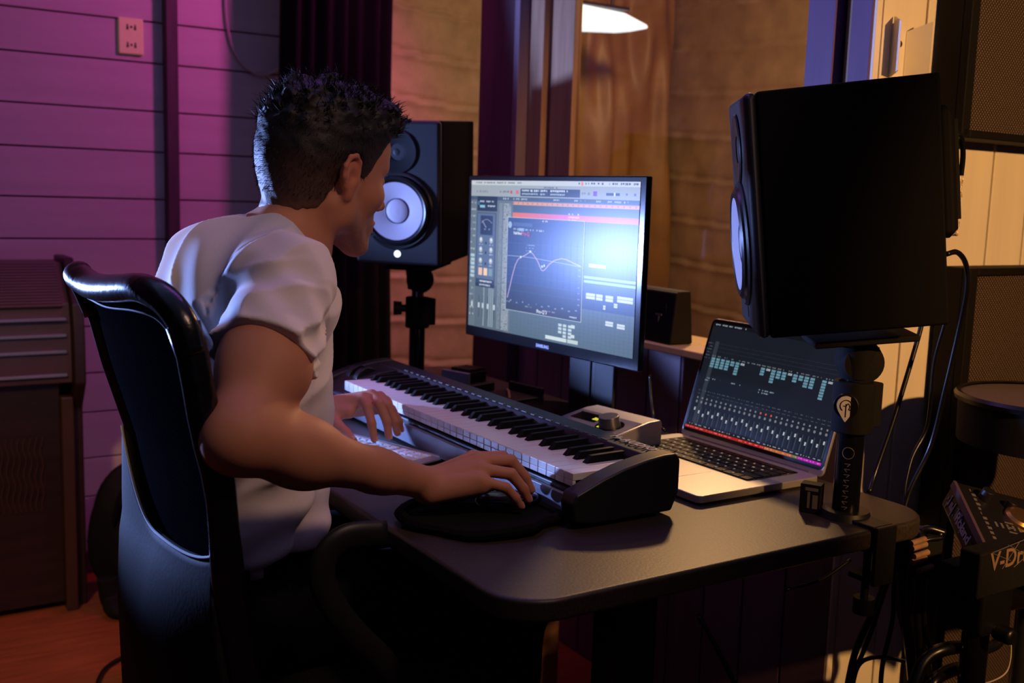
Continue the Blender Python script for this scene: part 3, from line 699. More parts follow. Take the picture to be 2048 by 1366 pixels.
# compressor plug-in window
s.r(.045, .105, .185, .205, S(26, 36, 52), 5); s.words(.06, .135, .16, .012, S(190, 205, 215), 6, 2, .9); s.r(.065, .165, .10, .182, S(130, 190, 210), 6); s.words(.12, .165, .17, .013, S(190, 205, 215), 6, 3, .9); s.r(.050, .140, .062, .165, S(60, 110, 140), 7)
s.r(.045, .215, .180, .720, S(44, 58, 82), 5); s.r(.050, .220, .175, .665, S(86, 104, 132), 6)
s.r(.072, .235, .158, .365, S(30, 44, 74), 7)
s.line([(.078+.0075*i, .285-.025*math.sin(i/10*math.pi)) for i in range(11)], .003, S(150, 160, 190), 8); s.line([(.112, .315), (.085, .270)], .003, S(190, 200, 220), 8)
s.words(.09, .322, .14, .01, S(150, 165, 190), 8, 5)
def disc(cu, cv, ru, rv, c, lay):
    s.b.cur = c; o = .0008+.00006*lay; n = 14
    s.b.add([s.fn(cu+ru*math.cos(2*math.pi*q/n), cv+rv*math.sin(2*math.pi*q/n), o) for q in range(n)], [tuple(range(n))])
for v in (.40, .465, .54):
    for u in (.078, .150): disc(u, v, .012, .020, S(170, 180, 185), 7); disc(u, v-.004, .006, .010, S(225, 228, 228), 8); s.words(u-.01, v+.028, u+.012, .007, S(200, 210, 220), 8, int(u*99))
    disc(.114, v+.02, .006, .010, S(24, 34, 56), 7)
for u, c in ((.066, S(236, 190, 160)), (.102, S(240, 205, 170)), (.137, S(120, 150, 165))): s.r(u, .590, u+.026, .640, c, 7)
s.words(.075, .675, .16, .012, S(215, 222, 228), 7, 1, .9); s.words(.075, .700, .15, .012, S(190, 200, 210), 7, 4, .9); s.r(.045, .695, .180, .720, S(30, 40, 56), 6)
# equaliser window
E0, E1, F0, F1 = .262, .722, .238, .842
s.r(E0-.003, F0-.003, E1+.003, F1+.003, S(190, 200, 206), 9)
s.r(E0, F0, E1, F1, S(34, 58, 108), 10)
s.r(E0, F0, E1, F0+.03, S(40, 66, 120), 11); s.words(.48, F0+.008, .51, .011, S(190, 200, 210), 12, 5)
s.r(E0, .80, E1, F1, S(44, 52, 64), 11); s.r(E0, .66, E1, .80, S(38, 54, 84), 11)
disc(.276, .285, .012, .022, S(150, 180, 205), 12); s.r(.295, .268, .42, .292, S(70, 92, 140), 12)
s.words(.30, .305, .36, .014, S(160, 175, 195), 13, 1); s.r(.333, .303, .368, .322, S(130, 170, 205), 12); s.words(.37, .307, .50, .011, S(170, 190, 215), 13, 2)
for v in (.40, .46, .51, .56, .61, .66, .71): s.r(E0+.002, v, E1-.003, v+.0018, S(60, 88, 140), 12)
for i in range(12): s.r(E0+.03+.036*i, .36, E0+.0308+.036*i, .79, S(46, 70, 120), 12)
s.line([(E0+.003, .487), (.36, .485), (.43, .487), (E1-.004, .510)], .003, S(160, 175, 205), 13)
curve = [(.272, .765), (.285, .70), (.30, .62), (.318, .545), (.335, .505), (.355, .488), (.38, .475), (.412, .448), (.43, .463), (.46, .505), (.482, .555), (.492, .562), (.505, .552), (.53, .515), (.56, .488), (.60, .472), (.63, .475), (.67, .492), (.71, .505)]
s.line(curve, .0045, S(198, 170, 205), 14)
for (u, v) in ((.412, .448), (.487, .535), (.50, .528), (.352, .489)): disc(u, v, .0045, .008, S(210, 235, 240), 15)
for i in range(11): s.words(.29+.04*i, .775+(.01 if i % 2 else 0), .30+.04*i, .008, S(170, 180, 190), 13, i)
for k in range(7): s.words(.700, .53+.035*k, .712, .006, S(170, 185, 200), 13, k)
s.words(.27, .785, .29, .009, S(180, 190, 200), 13, 3); s.words(.39, .800, .43, .009, S(150, 160, 170), 13, 4); s.words(.51, .808, .58, .009, S(150, 160, 170), 13, 6); s.words(.65, .818, .70, .010, S(190, 200, 210), 13, 7)
for a in range(3): s.words(.385, .405+.018*a, .44, .008, S(140, 165, 205), 13, a+20)
s.b.build('display', M['screen'], t, attr=True)
U0, V0 = sub(lambda u, v, o=0: (u, v), .022, .030, .972, .935)(.462, .817)
def mtext(txt, size, uu, vv, m, off=.002, **k):
    u, v = .022+.95*uu, .030+.905*vv; p = monp(u, v, off)
    return text_mesh(txt, size, frame4(p, (0, -1, 0), (0, 0, 1)), k.pop('name', 'window_lettering'), m, t, **k)
M['lit_text'] = mat('lit_text', S(20, 20, 22), .5, emit=S(225, 230, 235), es=.9)
M['red_text'] = mat('red_text', S(20, 20, 22), .5, emit=S(210, 90, 120), es=.9)
mtext('Pro-Q 3', .0105, .463, .832, M['lit_text']); mtext('FabFilter', .0085, .302, .345, M['lit_text']); mtext('Pro-Q', .0115, .352, .348, M['red_text'])
text_mesh('SAMSUNG', .0095, frame4((-.0006, .022, -MHT/2+.0075), (0, -1, 0), (0, 0, 1)), 'maker_lettering', M['print_glow'], t, bold=.0003)

# ================================================================ SPEAKERS
SD, SW, SH = .262, .22, .345
def speaker(label, c, yaw, pit, rol, grp=None):
    t = thing('studio_speaker', label, 'speaker', c, rotm(0, 0, yaw) @ rotm(0, pit, 0) @ rotm(rol, 0, 0))
    fx = -SD/2
    MB().b2(fx+.018, SD/2, -SW/2, SW/2, -SH/2, SH/2).build('cabinet', M['vinyl'], t, bev=.004)
    MB().b2(fx, fx+.019, -SW/2, SW/2, -SH/2, SH/2).build('baffle', M['baffle'], t, bev=.010, seg=3)
    zc = -.042
    MB().lathe([(.094, .0), (.094, .003), (.090, .006), (.085, .004), (.083, .0)], (fx, 0, zc), (-1, 0, 0), 56, False).build('woofer_rim', M['black'], t)
    MB().lathe([(.086, .001), (.083, .009), (.077, .0125), (.071, .010), (.068, .006)], (fx, 0, zc), (-1, 0, 0), 56, False).build('surround', M['rubber'], t)
    MB().lathe([(.0695, .0105), (.055, .0075), (.040, .0045), (.029, .0015)], (fx-.0005, 0, zc), (-1, 0, 0), 56, False).build('cone', M['cone'], t)
    MB().lathe([(.0295, .001), (.0285, .0025), (.024, .0040), (.015, .0052), (.0005, .0058)], (fx-.0005, 0, zc), (-1, 0, 0), 40, False).build('dust_cap', M['cone'], t)
    MB().lathe([(.0310, .0015), (.0305, .0040), (.0295, .0045), (.0288, .0030)], (fx-.0005, 0, zc), (-1, 0, 0), 40, False).build('cap_ring', M['dustcap'], t)
    MB().lathe([(.052, .001), (.050, .003), (.046, .0025), (.030, .0015), (.020, .0005)], (fx-.001, 0, .098), (-1, 0, 0), 48, False).build('tweeter_horn', M['rubber'], t)
    MB().sphere((fx+.007, 0, .098), (.008, .019, .019), 24, 12).build('tweeter_dome', M['black'], t)
    MB().cyl((fx-.001, 0, -.146), (fx+.002, 0, -.146), .0085, n=28).build('logo_light', M['lamp_white'], t)
    b = MB()
    for dy in (-1, 1):
        for a in (45, 135, 225, 315): pass
    for a in range(0, 360, 60): b.cyl((fx-.0055, .088*math.cos(math.radians(a+15)), zc+.088*math.sin(math.radians(a+15))), (fx-.003, .088*math.cos(math.radians(a+15)), zc+.088*math.sin(math.radians(a+15))), .003, n=10)
    b.build('screw', M['black'], t)
    Mz = Matrix(((0, 0, 1, 0), (0, 1, 0, 0), (1, 0, 0, 0), (0, 0, 0, 1)))
    MB().prism([(-.055, -.08), (.13, -.08), (.13, .08), (-.055, .08)], SD/2, SD/2+.028, Mz).build('amplifier_housing', M['vinyl'], t, bev=.012, seg=1)
    b = MB()
    for k in range(7): b.b2(SD/2+.026, SD/2+.034, -.06+k*.02-.003, -.06+k*.02+.003, -.03, .11)
    b.build('heat_sink_fins', M['matte'], t)
    return t
spR = speaker('big black speaker in the right foreground, seen from its side', (1.237, 1.065, 1.207), -.679, -.126, .024)
spL = speaker('black speaker with a violet-lit cone behind the head of the man', (1.214, 2.373, 1.218), .737, -.074, .004)
for o in COL.objects:
    if o.parent == spR and o.name.startswith('logo_light'): o.data.materials[0] = M['steel']
def pole_mount(label, x, y, ztop, parent_yaw, clamp_y, knob_dir, badge=False):
    t = thing('speaker_pole', label, 'speaker stand', (x, y, .73))
    MB().cyl((0, 0, -.0), (0, 0, .012), .040, .036, n=32).build('base_plate', M['black'], t)
    MB().cyl((0, 0, .01), (0, 0, .155), .0205, n=32).build('lower_pole', M['gloss'], t)
    MB().cyl((0, 0, .15), (0, 0, ztop-.75), .0155, n=28).build('upper_pole', M['gloss'], t)
    c = MB().cyl((0, 0, .135), (0, 0, .215), .031, n=28).b2(-.012, .044, -.020, .020, .142, .212).build('height_clamp', M['matte'], t, bev=.003)
    kd = np.array(knob_dir, float); kd /= np.linalg.norm(kd)
    k0 = kd*.028+np.array([0, 0, .185])
    kb_ = MB().cyl(k0, k0+kd*.012, .010, n=16).cyl(k0+kd*.012, k0+kd*.034, .017, .019, n=20).build('clamp_knob', M['black'], t, bev=.002)
    MB().cyl((0, 0, ztop-.80), (0, 0, ztop-.752), .026, .032, n=28).lathe([(.001, -.03), (.030, -.026), (.036, 0), (.030, .026), (.001, .03)], (0.006, 0, ztop-.775), (.54, .84, 0), 28, False).build('tilt_joint', M['matte'], t)
    b = MB().b2(-.075, .075, -.065, .065, 0, .010)
    q = b.build('top_plate', M['matte'], t, bev=.003); q.location = (0, 0, ztop-.742); q.rotation_euler = (0, -.126 if badge else -.074, parent_yaw)
    s_ = 1 if clamp_y > 0 else -1
    b = MB().b2(-.022, .022, 0, s_*abs(clamp_y), -.002, .006).b2(-.022, .022, clamp_y, clamp_y+s_*.008, -.085, .006).b2(-.018, .018, clamp_y-s_*.045, clamp_y+s_*.004, -.085, -.077)
    b.build('table_clamp', M['black'], t, bev=.002)
    MB().cyl((0, clamp_y-s_*.025, -.125), (0, clamp_y-s_*.025, -.034), .006, n=12).cyl((0, clamp_y-s_*.025, -.04), (0, clamp_y-s_*.025, -.031), .014, n=20).cyl((0, clamp_y-s_*.025, -.14), (0, clamp_y-s_*.025, -.115), .016, n=16).build('clamp_screw', M['black'], t)
    return t, k0+kd*.0345, kd
tR, kp, kd = pole_mount('black clamp-on speaker pole at the right desk edge with a pick-shaped badge', 1.292, 1.043, 1.02, -.679, -.073, (-.80, -.45, 0), True)
# pick-shaped badge on the knob
ax = Vector((-.62, -.78, 0)).normalized(); rx = Vector((0, 0, 1)).cross(ax).normalized()
Mb = frame4(tuple(kp+np.array([0, 0, -.002])), rx, (0, 0, 1), tuple(ax))
pick = []
for i in range(32):
    a = 2*math.pi*i/32; r = .0135; y = r*math.sin(a)*(1 if math.sin(a) > 0 else 1.9); x = r*math.cos(a)*(1 if math.sin(a) > 0 else (1-abs(math.sin(a))**1.6*.75))
    pick.append((x, y+.004))
bd = MB().prism(pick, 0, .002, Mb).build('badge', M['badge_white'], tR)
b = MB(); arc = [(.0085*math.cos(a), .0085*math.sin(a)+.003, .0024) for a in np.linspace(-.9, 4.1, 22)]
b.tube([tuple(Mb @ Vector(p)) for p in arc], .0007, 6); b.tube([tuple(Mb @ Vector(p)) for p in ((0, -.014, .0024), (0, .006, .0024))], .0007, 6)
b.tube([tuple(Mb @ Vector(p)) for p in crom([(0, .002, .0024), (.003, .0065, .0024), (.0055, .002, .0024), (.004, -.003, .0024)])], .0006, 6); b.tube([tuple(Mb @ Vector(p)) for p in ((0, .002, .0024), (-.004, .003, .0024))], .0006, 6)
b.build('badge_mark', M['iris'], bd)
# circle mark and vertical print on the lower pole
b = MB(); ca = math.atan2(-.55, -.83)
def onp(da, z, r=.0209): return (r*math.cos(ca+da), r*math.sin(ca+da), z)
b.tube([onp(.42*math.cos(q), .105+.009*math.sin(q)) for q in np.linspace(0, 2*math.pi, 20, endpoint=False)], .0006, 6, closed=True)
for k in range(9):
    z = .088-.0085*k; b.tube([onp(-.2, z), onp(.2, z)], .0006, 5); b.tube([onp(-.2 if k % 2 else .2, z), onp(0, z-.004)], .0006, 5)
b.build('pole_print', M['print_dim'], tR)
pole_mount('black clamp-on pole carrying the far speaker beside the curtain', 1.235, 2.395, 1.035, .737, .165, (-.9, .42, 0))
# ================================================================ IMPLICIT-SURFACE TOOLS (for body, clothes, hair)
V3 = lambda *a: np.array(a, float)
def d_cone(P, a, b, r1, r2):
    """round cone: capsule with two radii"""
    a = np.array(a, float); b = np.array(b, float); ba = b-a; L2 = ba@ba
    t = np.clip(((P-a)@ba)/L2, 0, 1)
    return np.linalg.norm(P-a-t[:, None]*ba, axis=1)-(r1+(r2-r1)*t)
def d_ell(P, c, r, R=None):
    q = P-np.array(c, float)
    if R is not None: q = q @ R            # columns of R are the ellipsoid's axes
    r = np.array(r, float); k0 = np.linalg.norm(q/r, axis=1); k1 = np.linalg.norm(q/(r*r), axis=1)
    return k0*(k0-1)/(k1+1e-9)
def smin(a, b, k):
    h = np.maximum(k-np.abs(a-b), 0)/k
    return np.minimum(a, b)-h*h*k*.25
def smax(a, b, k): return -smin(-a, -b, k)
def mesh_sdf(fn, lo, hi, h):
    lo = np.array(lo, float); hi = np.array(hi, float); n = np.ceil((hi-lo)/h).astype(int)+1; n = ((n+3)//4)*4+1
    # coarse pass decides where the fine grid is evaluated
    nc = (n-1)//4+1; ax = [lo[i]+np.arange(nc[i])*4*h for i in range(3)]
    G3 = np.stack(np.meshgrid(*ax, indexing='ij'), -1).reshape(-1, 3)
    dc = fn(G3).reshape(nc)
    cmin = np.full(nc-1, 1e9)
    for i in (0, 1):
        for j in (0, 1):
            for k in (0, 1): cmin = np.minimum(cmin, np.abs(dc[i:nc[0]-1+i, j:nc[1]-1+j, k:nc[2]-1+k]))
    act = cmin < 4*h*2.6
    V = np.repeat(np.repeat(np.repeat(dc, 4, 0), 4, 1), 4, 2)[:n[0], :n[1], :n[2]].copy()
    A = np.zeros(n, bool); idx = np.argwhere(act)
    for dx in range(5):
        for dy in range(5):
            for dz in range(5): A[idx[:, 0]*4+dx, idx[:, 1]*4+dy, idx[:, 2]*4+dz] = True
    pi = np.argwhere(A); out = np.empty(len(pi))
    for s in range(0, len(pi), 200000): out[s:s+200000] = fn(lo+pi[s:s+200000]*h)
    V[A] = out
    # surface nets
    ins = V < 0; cells = None
    cnt = np.zeros(n-1, np.int8)
    for i in (0, 1):
        for j in (0, 1):
            for k in (0, 1): cnt += ins[i:n[0]-1+i, j:n[1]-1+j, k:n[2]-1+k]
    cc = np.argwhere((cnt > 0) & (cnt < 8)); ids = np.full(n-1, -1); ids[tuple(cc.T)] = np.arange(len(cc))
    acc = np.zeros((len(cc), 3)); w = np.zeros(len(cc))
    corners = [(i, j, k) for i in (0, 1) for j in (0, 1) for k in (0, 1)]
    for a in corners:
        for b_ in corners:
            if sum(b_) == sum(a)+1 and all(y >= x for x, y in zip(a, b_)):
                ia = cc+np.array(a); ib = cc+np.array(b_); va = V[tuple(ia.T)]; vb = V[tuple(ib.T)]
                m = (va < 0) != (vb < 0); t = np.where(m, va/np.where(m, va-vb, 1), 0)
                acc[m] += (np.array(a)+t[:, None]*(np.array(b_)-np.array(a)))[m]; w[m] += 1
    verts = lo+(cc+acc/w[:, None])*h
    faces = []
    for ax_ in range(3):
        o1, o2 = [(1, 2), (2, 0), (0, 1)][ax_]
        sl = [slice(None)]*3; sl[ax_] = slice(0, n[ax_]-1); sl2 = [slice(None)]*3; sl2[ax_] = slice(1, n[ax_])
        e = np.argwhere(ins[tuple(sl)] != ins[tuple(sl2)])
        e = e[(e[:, o1] > 0) & (e[:, o2] > 0) & (e[:, o1] < n[o1]-1) & (e[:, o2] < n[o2]-1)]
        d1 = np.zeros(3, int); d1[o1] = 1; d2 = np.zeros(3, int); d2[o2] = 1
        q = np.stack([ids[tuple((e-d1-d2).T)], ids[tuple((e-d2).T)], ids[tuple(e.T)], ids[tuple((e-d1).T)]], 1)
        flip = ~ins[tuple(e.T)]; q[flip] = q[flip][:, ::-1]; faces.append(q)
    return verts, np.concatenate(faces)
def mesh_obj(name, v, f, m, parent, col=None, smooth_it=0):
    me = bpy.data.meshes.new(name); me.from_pydata([tuple(p) for p in (v-np.array(MW[parent.name].translation))], [], f.tolist()); me.materials.append(m)
    me.polygons.foreach_set('use_smooth', [True]*len(me.polygons))
    if col is not None:
        a = me.color_attributes.new('col', 'FLOAT_COLOR', 'POINT'); a.data.foreach_set('color', col.astype(np.float32).ravel())
    o = bpy.data.objects.new(name, me); COL.objects.link(o); o.parent = parent
    if smooth_it:
        q = o.modifiers.new('smooth', 'SMOOTH'); q.factor = .5; q.iterations = smooth_it
    return o

# ================================================================ THE PERSON
person = thing('person', 'man in a white t-shirt leaning towards the monitor, hands on keyboard and mouse', 'person', (.5, 1.56, 0))
HO = V3(.636, 1.563, 1.229); hy, hp = math.radians(13), math.radians(9)
Ha = V3(math.cos(hy)*math.cos(hp), math.sin(hy)*math.cos(hp), -math.sin(hp)); Hl = V3(-math.sin(hy), math.cos(hy), 0); Hc = np.cross(Ha, Hl)
HR = np.stack([Ha, Hl, Hc], 1)
def hw_(a, l, c): return HO+Ha*a+Hl*l+Hc*c
# joints
shR, elR, wrR = V3(.514, 1.390, 1.078), V3(.392, 1.228, .905), V3(.703, 1.318, .786)
shL, elL, wrL = V3(.545, 1.755, 1.085), V3(.510, 1.975, .890), V3(.738, 1.848, .797)
handR = dict(wr=wrR, f=[
    [(.787, 1.334, .813), (.831, 1.318, .812), (.853, 1.309, .789), (.862, 1.304, .769)],
    [(.782, 1.310, .815), (.829, 1.292, .812), (.850, 1.284, .787), (.859, 1.280, .766)],
    [(.774, 1.289, .808), (.817, 1.271, .798), (.835, 1.264, .775), (.843, 1.262, .758)],
    [(.763, 1.271, .796), (.799, 1.256, .783), (.814, 1.252, .767), (.823, 1.251, .753)]],
    th=[(.722, 1.335, .783), (.765, 1.349, .775), (.795, 1.345, .765), (.815, 1.338, .760)])
handL = dict(wr=wrL, f=[
    [(.801, 1.770, .824), (.790, 1.724, .817), (.789, 1.703, .790), (.790, 1.694, .763)],
    [(.822, 1.776, .828), (.814, 1.724, .820), (.821, 1.706, .790), (.823, 1.702, .763)],
    [(.842, 1.783, .822), (.834, 1.734, .813), (.844, 1.721, .785), (.850, 1.722, .763)],
    [(.858, 1.792, .811), (.852, 1.750, .803), (.864, 1.742, .780), (.869, 1.745, .763)]],
    th=[(.748, 1.808, .790), (.744, 1.765, .783), (.748, 1.728, .772), (.752, 1.702, .762)])
FR = [(.0105, .0092, .0082, .0068), (.0108, .0095, .0084, .0070), (.0102, .0090, .0080, .0066), (.0090, .0078, .0070, .0058)]
def d_hand(P, hnd):
    wr = hnd['wr']; d = None
    kn = [np.array(f[0]) for f in hnd['f']]
    mid = sum(kn)/4; n = np.cross(kn[0]-kn[3], mid-wr); n /= np.linalg.norm(n); n = n*(1 if n[2] > 0 else -1)
    for i, k in enumerate(kn):
        w0 = wr+(k-mid)*.35
        c = d_cone(P, w0-n*.004, k-n*.005, .0165, .0125); d = c if d is None else smin(d, c, .014)
    c = d_cone(P, wr+(kn[3]-mid)*.5-n*.006, kn[3]-n*.014, .015, .010); d = smin(d, c, .014)
    c = d_cone(P, wr+(kn[0]-mid)*.6-n*.008, (np.array(hnd['th'][1])+kn[0])/2-n*.004, .016, .011); d = smin(d, c, .016)
    for i, k in enumerate(kn):      # tendons and knuckles
        d = smin(d, d_cone(P, wr+(k-mid)*.4+n*.008, k+n*.0035, .003, .0055), .008)
    t = [np.array(q) for q in hnd['th']]
    th = smin(d_cone(P, t[0], t[1], .0155, .0118), d_cone(P, t[1], t[2], .0115, .0098), .004); th = smin(th, d_cone(P, t[2], t[3], .0102, .0082), .004)
    d = smin(d, th, .010)
    for i, f in enumerate(hnd['f']):
        q = [np.array(x) for x in f]; r = FR[i]
        g = d_cone(P, q[0]-n*.002, q[1], r[0], r[1]); g = smin(g, d_cone(P, q[1], q[2], r[1], r[2]), .003); g = smin(g, d_cone(P, q[2], q[3], r[2], r[3]), .003)
        d = smin(d, g, .006)
    return d
def d_arm(P, sh, el, wr, side, hand_mid):
    ax1 = el-sh; ax2 = wr-el
    d = d_cone(P, sh, sh+ax1*.55, .053, .054); d = smin(d, d_cone(P, sh+ax1*.45, el, .054, .042), .03)
    d = smin(d, d_ell(P, sh+ax1*.68+V3(.014, .0, .008), (.05, .034, .038)), .03)
    d = smin(d, d_cone(P, el, el+ax2*.30, .043, .0435), .025)
    d = smin(d, d_cone(P, el+ax2*.28, el+ax2*.72, .0405, .0275), .03)
    d = smin(d, d_cone(P, el+ax2*.68, wr, .029, .0235), .02)
    u = ax1/np.linalg.norm(ax1); w = ax2/np.linalg.norm(ax2); ol = (u-w); ol /= np.linalg.norm(ol)
    d = smin(d, d_cone(P, el+ol*.020-w*.004, el+ol*.022+w*.012, .019, .017), .025)       # elbow point
    d = smin(d, d_cone(P, wr+V3(-.012, -.010*side, .008), wr+V3(-.004, -.012*side, .008), .012, .011), .012)   # wrist bone
    return d
NB = V3(.572, 1.568, 1.105)
def d_headneck(P):
    q = (P-HO) @ HR; E = lambda c, r: d_ell(q, c, r)
    d = E((-.008, 0, .043), (.100, .077, .087))
    d = smin(d, E((-.048, 0, .004), (.058, .062, .060)), .03)
    d = smin(d, E((.046, 0, -.008), (.048, .060, .082)), .03)
    d = smin(d, E((.055, 0, .060), (.046, .058, .045)), .03)                     # forehead
    for s in (-1, 1):
        d = smin(d, d_cone(q, (.012, s*.050, -.055), (.074, s*.012, -.096), .017, .014), .022)   # jaw
        d = smin(d, d_cone(q, (.003, s*.057, -.015), (.010, s*.050, -.060), .016, .015), .02)
        d = smin(d, E((.062, s*.040, -.018), (.024, .022, .018)), .02)                      # cheekbone
        d = smin(d, d_cone(q, (.090, s*.010, .031), (.078, s*.042, .030), .0105, .009), .014)   # brow
        d = smax(d, -E((.098, s*.032, .009), (.016, .018, .012)), .012)                # socket
        d = smin(d, E((.0785, s*.031, .010), (.0145, .0145, .0125)), .003)                   # lids
    d = smin(d, E((.080, 0, -.097), (.016, .019, .015)), .016)                         # chin
    d = smin(d, E((.080, 0, -.060), (.018, .028, .028)), .016)                         # muzzle
    d = smin(d, d_cone(q, (.092, 0, .018), (.112, 0, -.020), .0075, .0095), .010)              # nose
    d = smin(d, E((.1165, 0, -.025), (.010, .0095, .0085)), .006)
    for s in (-1, 1): d = smin(d, E((.103, s*.0115, -.029), (.010, .0065, .0075)), .005)
    d = smin(d, d_cone(q, (.0985, -.010, -.0565), (.0985, .010, -.0565), .0052, .0052), .005)
    for s in (-1, 1): d = smin(d, d_cone(q, (.0985, s*.008, -.0570), (.087, s*.024, -.0615), .0050, .002), .005)
    d = smin(d, d_cone(q, (.0955, -.010, -.0690), (.0955, .010, -.0690), .0062, .0062), .005)
    d = smax(d, -d_cone(q, (.1035, -.016, -.0625), (.1035, .016, -.0625), .0022, .0022), .003)
    # ears
    for s in (-1, 1):
        ol = [(.012, .072, .008), (.006, .080, .024), (-.006, .0865, .0325), (-.019, .090, .028), (-.026, .090, .013), (-.024, .087, -.002), (-.016, .082, -.015), (-.007, .077, -.026)]
        e = E((-.007, s*.078, .004), (.019, .0065, .030))
        for a, b_ in zip(ol[:-1], ol[1:]): e = smin(e, d_cone(q, (a[0], s*a[1], a[2]), (b_[0], s*b_[1], b_[2]), .0040, .0040), .003)
        e = smin(e, E((-.004, s*.075, -.028), (.008, .0055, .009)), .006)                    # lobe
        e = smin(e, d_cone(q, (-.014, s*.082, .018), (-.015, s*.083, -.004), .0035, .0035), .004)     # antihelix
        e = smax(e, -E((-.004, s*.088, .0), (.0085, .009, .013)), .004)                    # concha
        e = smin(e, d_cone(q, (.006, s*.078, -.002), (.004, s*.079, -.008), .004, .0035), .003)       # tragus
        d = smin(d, e, .006)
    # neck
    n0 = hw_(-.030, 0, -.035)
    nk = d_cone(P, n0, NB, .055, .062)
    for s in (-1, 1): nk = smin(nk, d_cone(P, hw_(-.018, s*.052, -.045), NB+V3(.050, s*.022, -.005), .014, .012), .016)
    nk = smin(nk, d_cone(P, NB, NB+V3(-.03, 0, -.05), .062, .085), .03)
    for s in (-1, 1): nk = smin(nk, d_cone(P, NB+V3(-.035, s*.045, .02), (shR if s < 0 else shL)+V3(-.005, 0, .005), .04, .045), .04)
    return smin(d, nk, .022)
def d_torso(P, o=0.0):
    """inner trunk; o grows it into the shirt"""
    k = V3(1, .80, 1)         # squash y so that the trunk is wider than deep
    Q = P*k; c = lambda a, b_, r1, r2: d_cone(Q, np.array(a)*k, np.array(b_)*k, r1+o, r2+o)
    d = c((.520, 1.568, 1.02), (.508, 1.565, .90), .122, .113)
    d = smin(d, c((.508, 1.565, .90), (.500, 1.560, .70+(.08 if o < 0 else 0)), .110, .120 if o >= 0 else .10), .05)
    d = smin(d, d_cone(P, (.518, 1.455, 1.06), (.518, 1.69, 1.06), .066+o, .066+o), .06)
    d = smin(d, d_ell(P, (.480, 1.568, 1.045), (.086+o, .165+o, .10+o)), .05)
    return d
def skin_sdf(P):
    d = np.full(len(P), 9.0)
    def local(c, r, f, d, k):
        m = np.linalg.norm(P-np.array(c, float), axis=1) < r
        if m.any():
            d = d.copy(); d[m] = smin(d[m], f(P[m]), k)
        return d
    d = d_torso(P, -.012)
    d = smin(d, d_headneck(P), .02)
    d = smin(d, d_arm(P, shR, elR, wrR, 1, 0), .02); d = smin(d, d_arm(P, shL, elL, wrL, -1, 0), .02)
    d = local((.78, 1.31, .79), .20, lambda Q: d_hand(Q, handR), d, .012)
    d = local((.80, 1.77, .79), .20, lambda Q: d_hand(Q, handL), d, .012)
    return d
v, f = mesh_sdf(skin_sdf, (.33, 1.17, .58), (.90, 2.03, 1.40), .0030)
q = (v-HO) @ HR
rng = np.random.default_rng(4)
base = np.array(S(196, 134, 104)[:3]); red = np.array(S(190, 96, 78)[:3]); beard = np.array(S(120, 84, 68)[:3])
col = np.tile(base, (len(v), 1))
hd = (q[:, 2] > -.13) & (np.linalg.norm(q, axis=1) < .2)
fade = lambda x, a, b_: np.clip((x-a)/(b_-a), 0, 1)
bm_ = fade(q[:, 2], -.035, -.062)*fade(q[:, 0], -.005, .02)*fade(q[:, 2], -.125, -.10)*hd
sp = .55+.45*rng.random(len(v))
col = col*(1-(bm_*.60*sp)[:, None])+beard*(bm_*.60*sp)[:, None]
ear_ = hd*(np.abs(q[:, 1]) > .074)*(q[:, 2] < .04)*(q[:, 0] < .02); col = col*(1-.35*ear_[:, None])+red*.35*ear_[:, None]
lips = hd*fade(q[:, 0], .090, .097)*(np.abs(q[:, 1]) < .024)*(q[:, 2] < -.051)*(q[:, 2] > -.077); col = col*(1-.6*lips[:, None])+red*.6*lips[:, None]
for hnd in (handR, handL):
    for fg in hnd['f']:
        for j in (1, 2, 3):
            w_ = np.exp(-(np.linalg.norm(v-np.array(fg[j]), axis=1)/.010)**2)[:, None]*.35; col = col*(1-w_)+red*w_
mesh_obj('body', v, f, M['skin'], person, np.concatenate([col, np.ones((len(v), 1))], 1))
PM = lambda p: tuple(np.array(p)-np.array([.5, 1.56, 0]))
# eyes under the lids, brows, nails
for s in (-1, 1):
    e = MB().sphere(PM(hw_(.0775, s*.031, .0095)), .0135, 18, 12).build('eye', M['eye'], person)
    MB().sphere(PM(hw_(.0870, s*.030, .0085)), .0052, 14, 8).build('iris', M['iris'], e)
    b = MB(); b.tube([PM(p) for p in crom([hw_(.0995, s*.012, .031), hw_(.0965, s*.026, .035), hw_(.083, s*.046, .031)])], .0030, 6, flat=(1, 1)); b.build('eyebrow', M['hair'], person)
for hnd in (handR, handL):
    for i, fg in enumerate(hnd['f']+[hnd['th']]):
        a, b_ = np.array(fg[2]), np.array(fg[3]); t_ = (b_-a)/np.linalg.norm(b_-a); kn = np.array(hnd['f'][1][0]); up = V3(0, 0, 1)
        ex = kn-np.array(hnd['wr']); ex /= np.linalg.norm(ex); n_ = ex*.8+up*.6; n_ -= t_*(n_@t_); n_ /= np.linalg.norm(n_); w_ = np.cross(t_, n_)
        r = (FR[i][3] if i < 4 else .0082)
        if i == 4: n_ = up-t_*(up@t_); n_ /= np.linalg.norm(n_); w_ = np.cross(t_, n_)
        MB().grid(lambda u, v_: PM(b_+t_*(-.004+.009*v_)+w_*(u-.5)*r*1.25+n_*(r*.93+.0012-.0045*(2*(u-.5))**2-.0015*(v_**3))), 8, 8).build('nail', M['nail'], person, ang=180, solid=.0006)
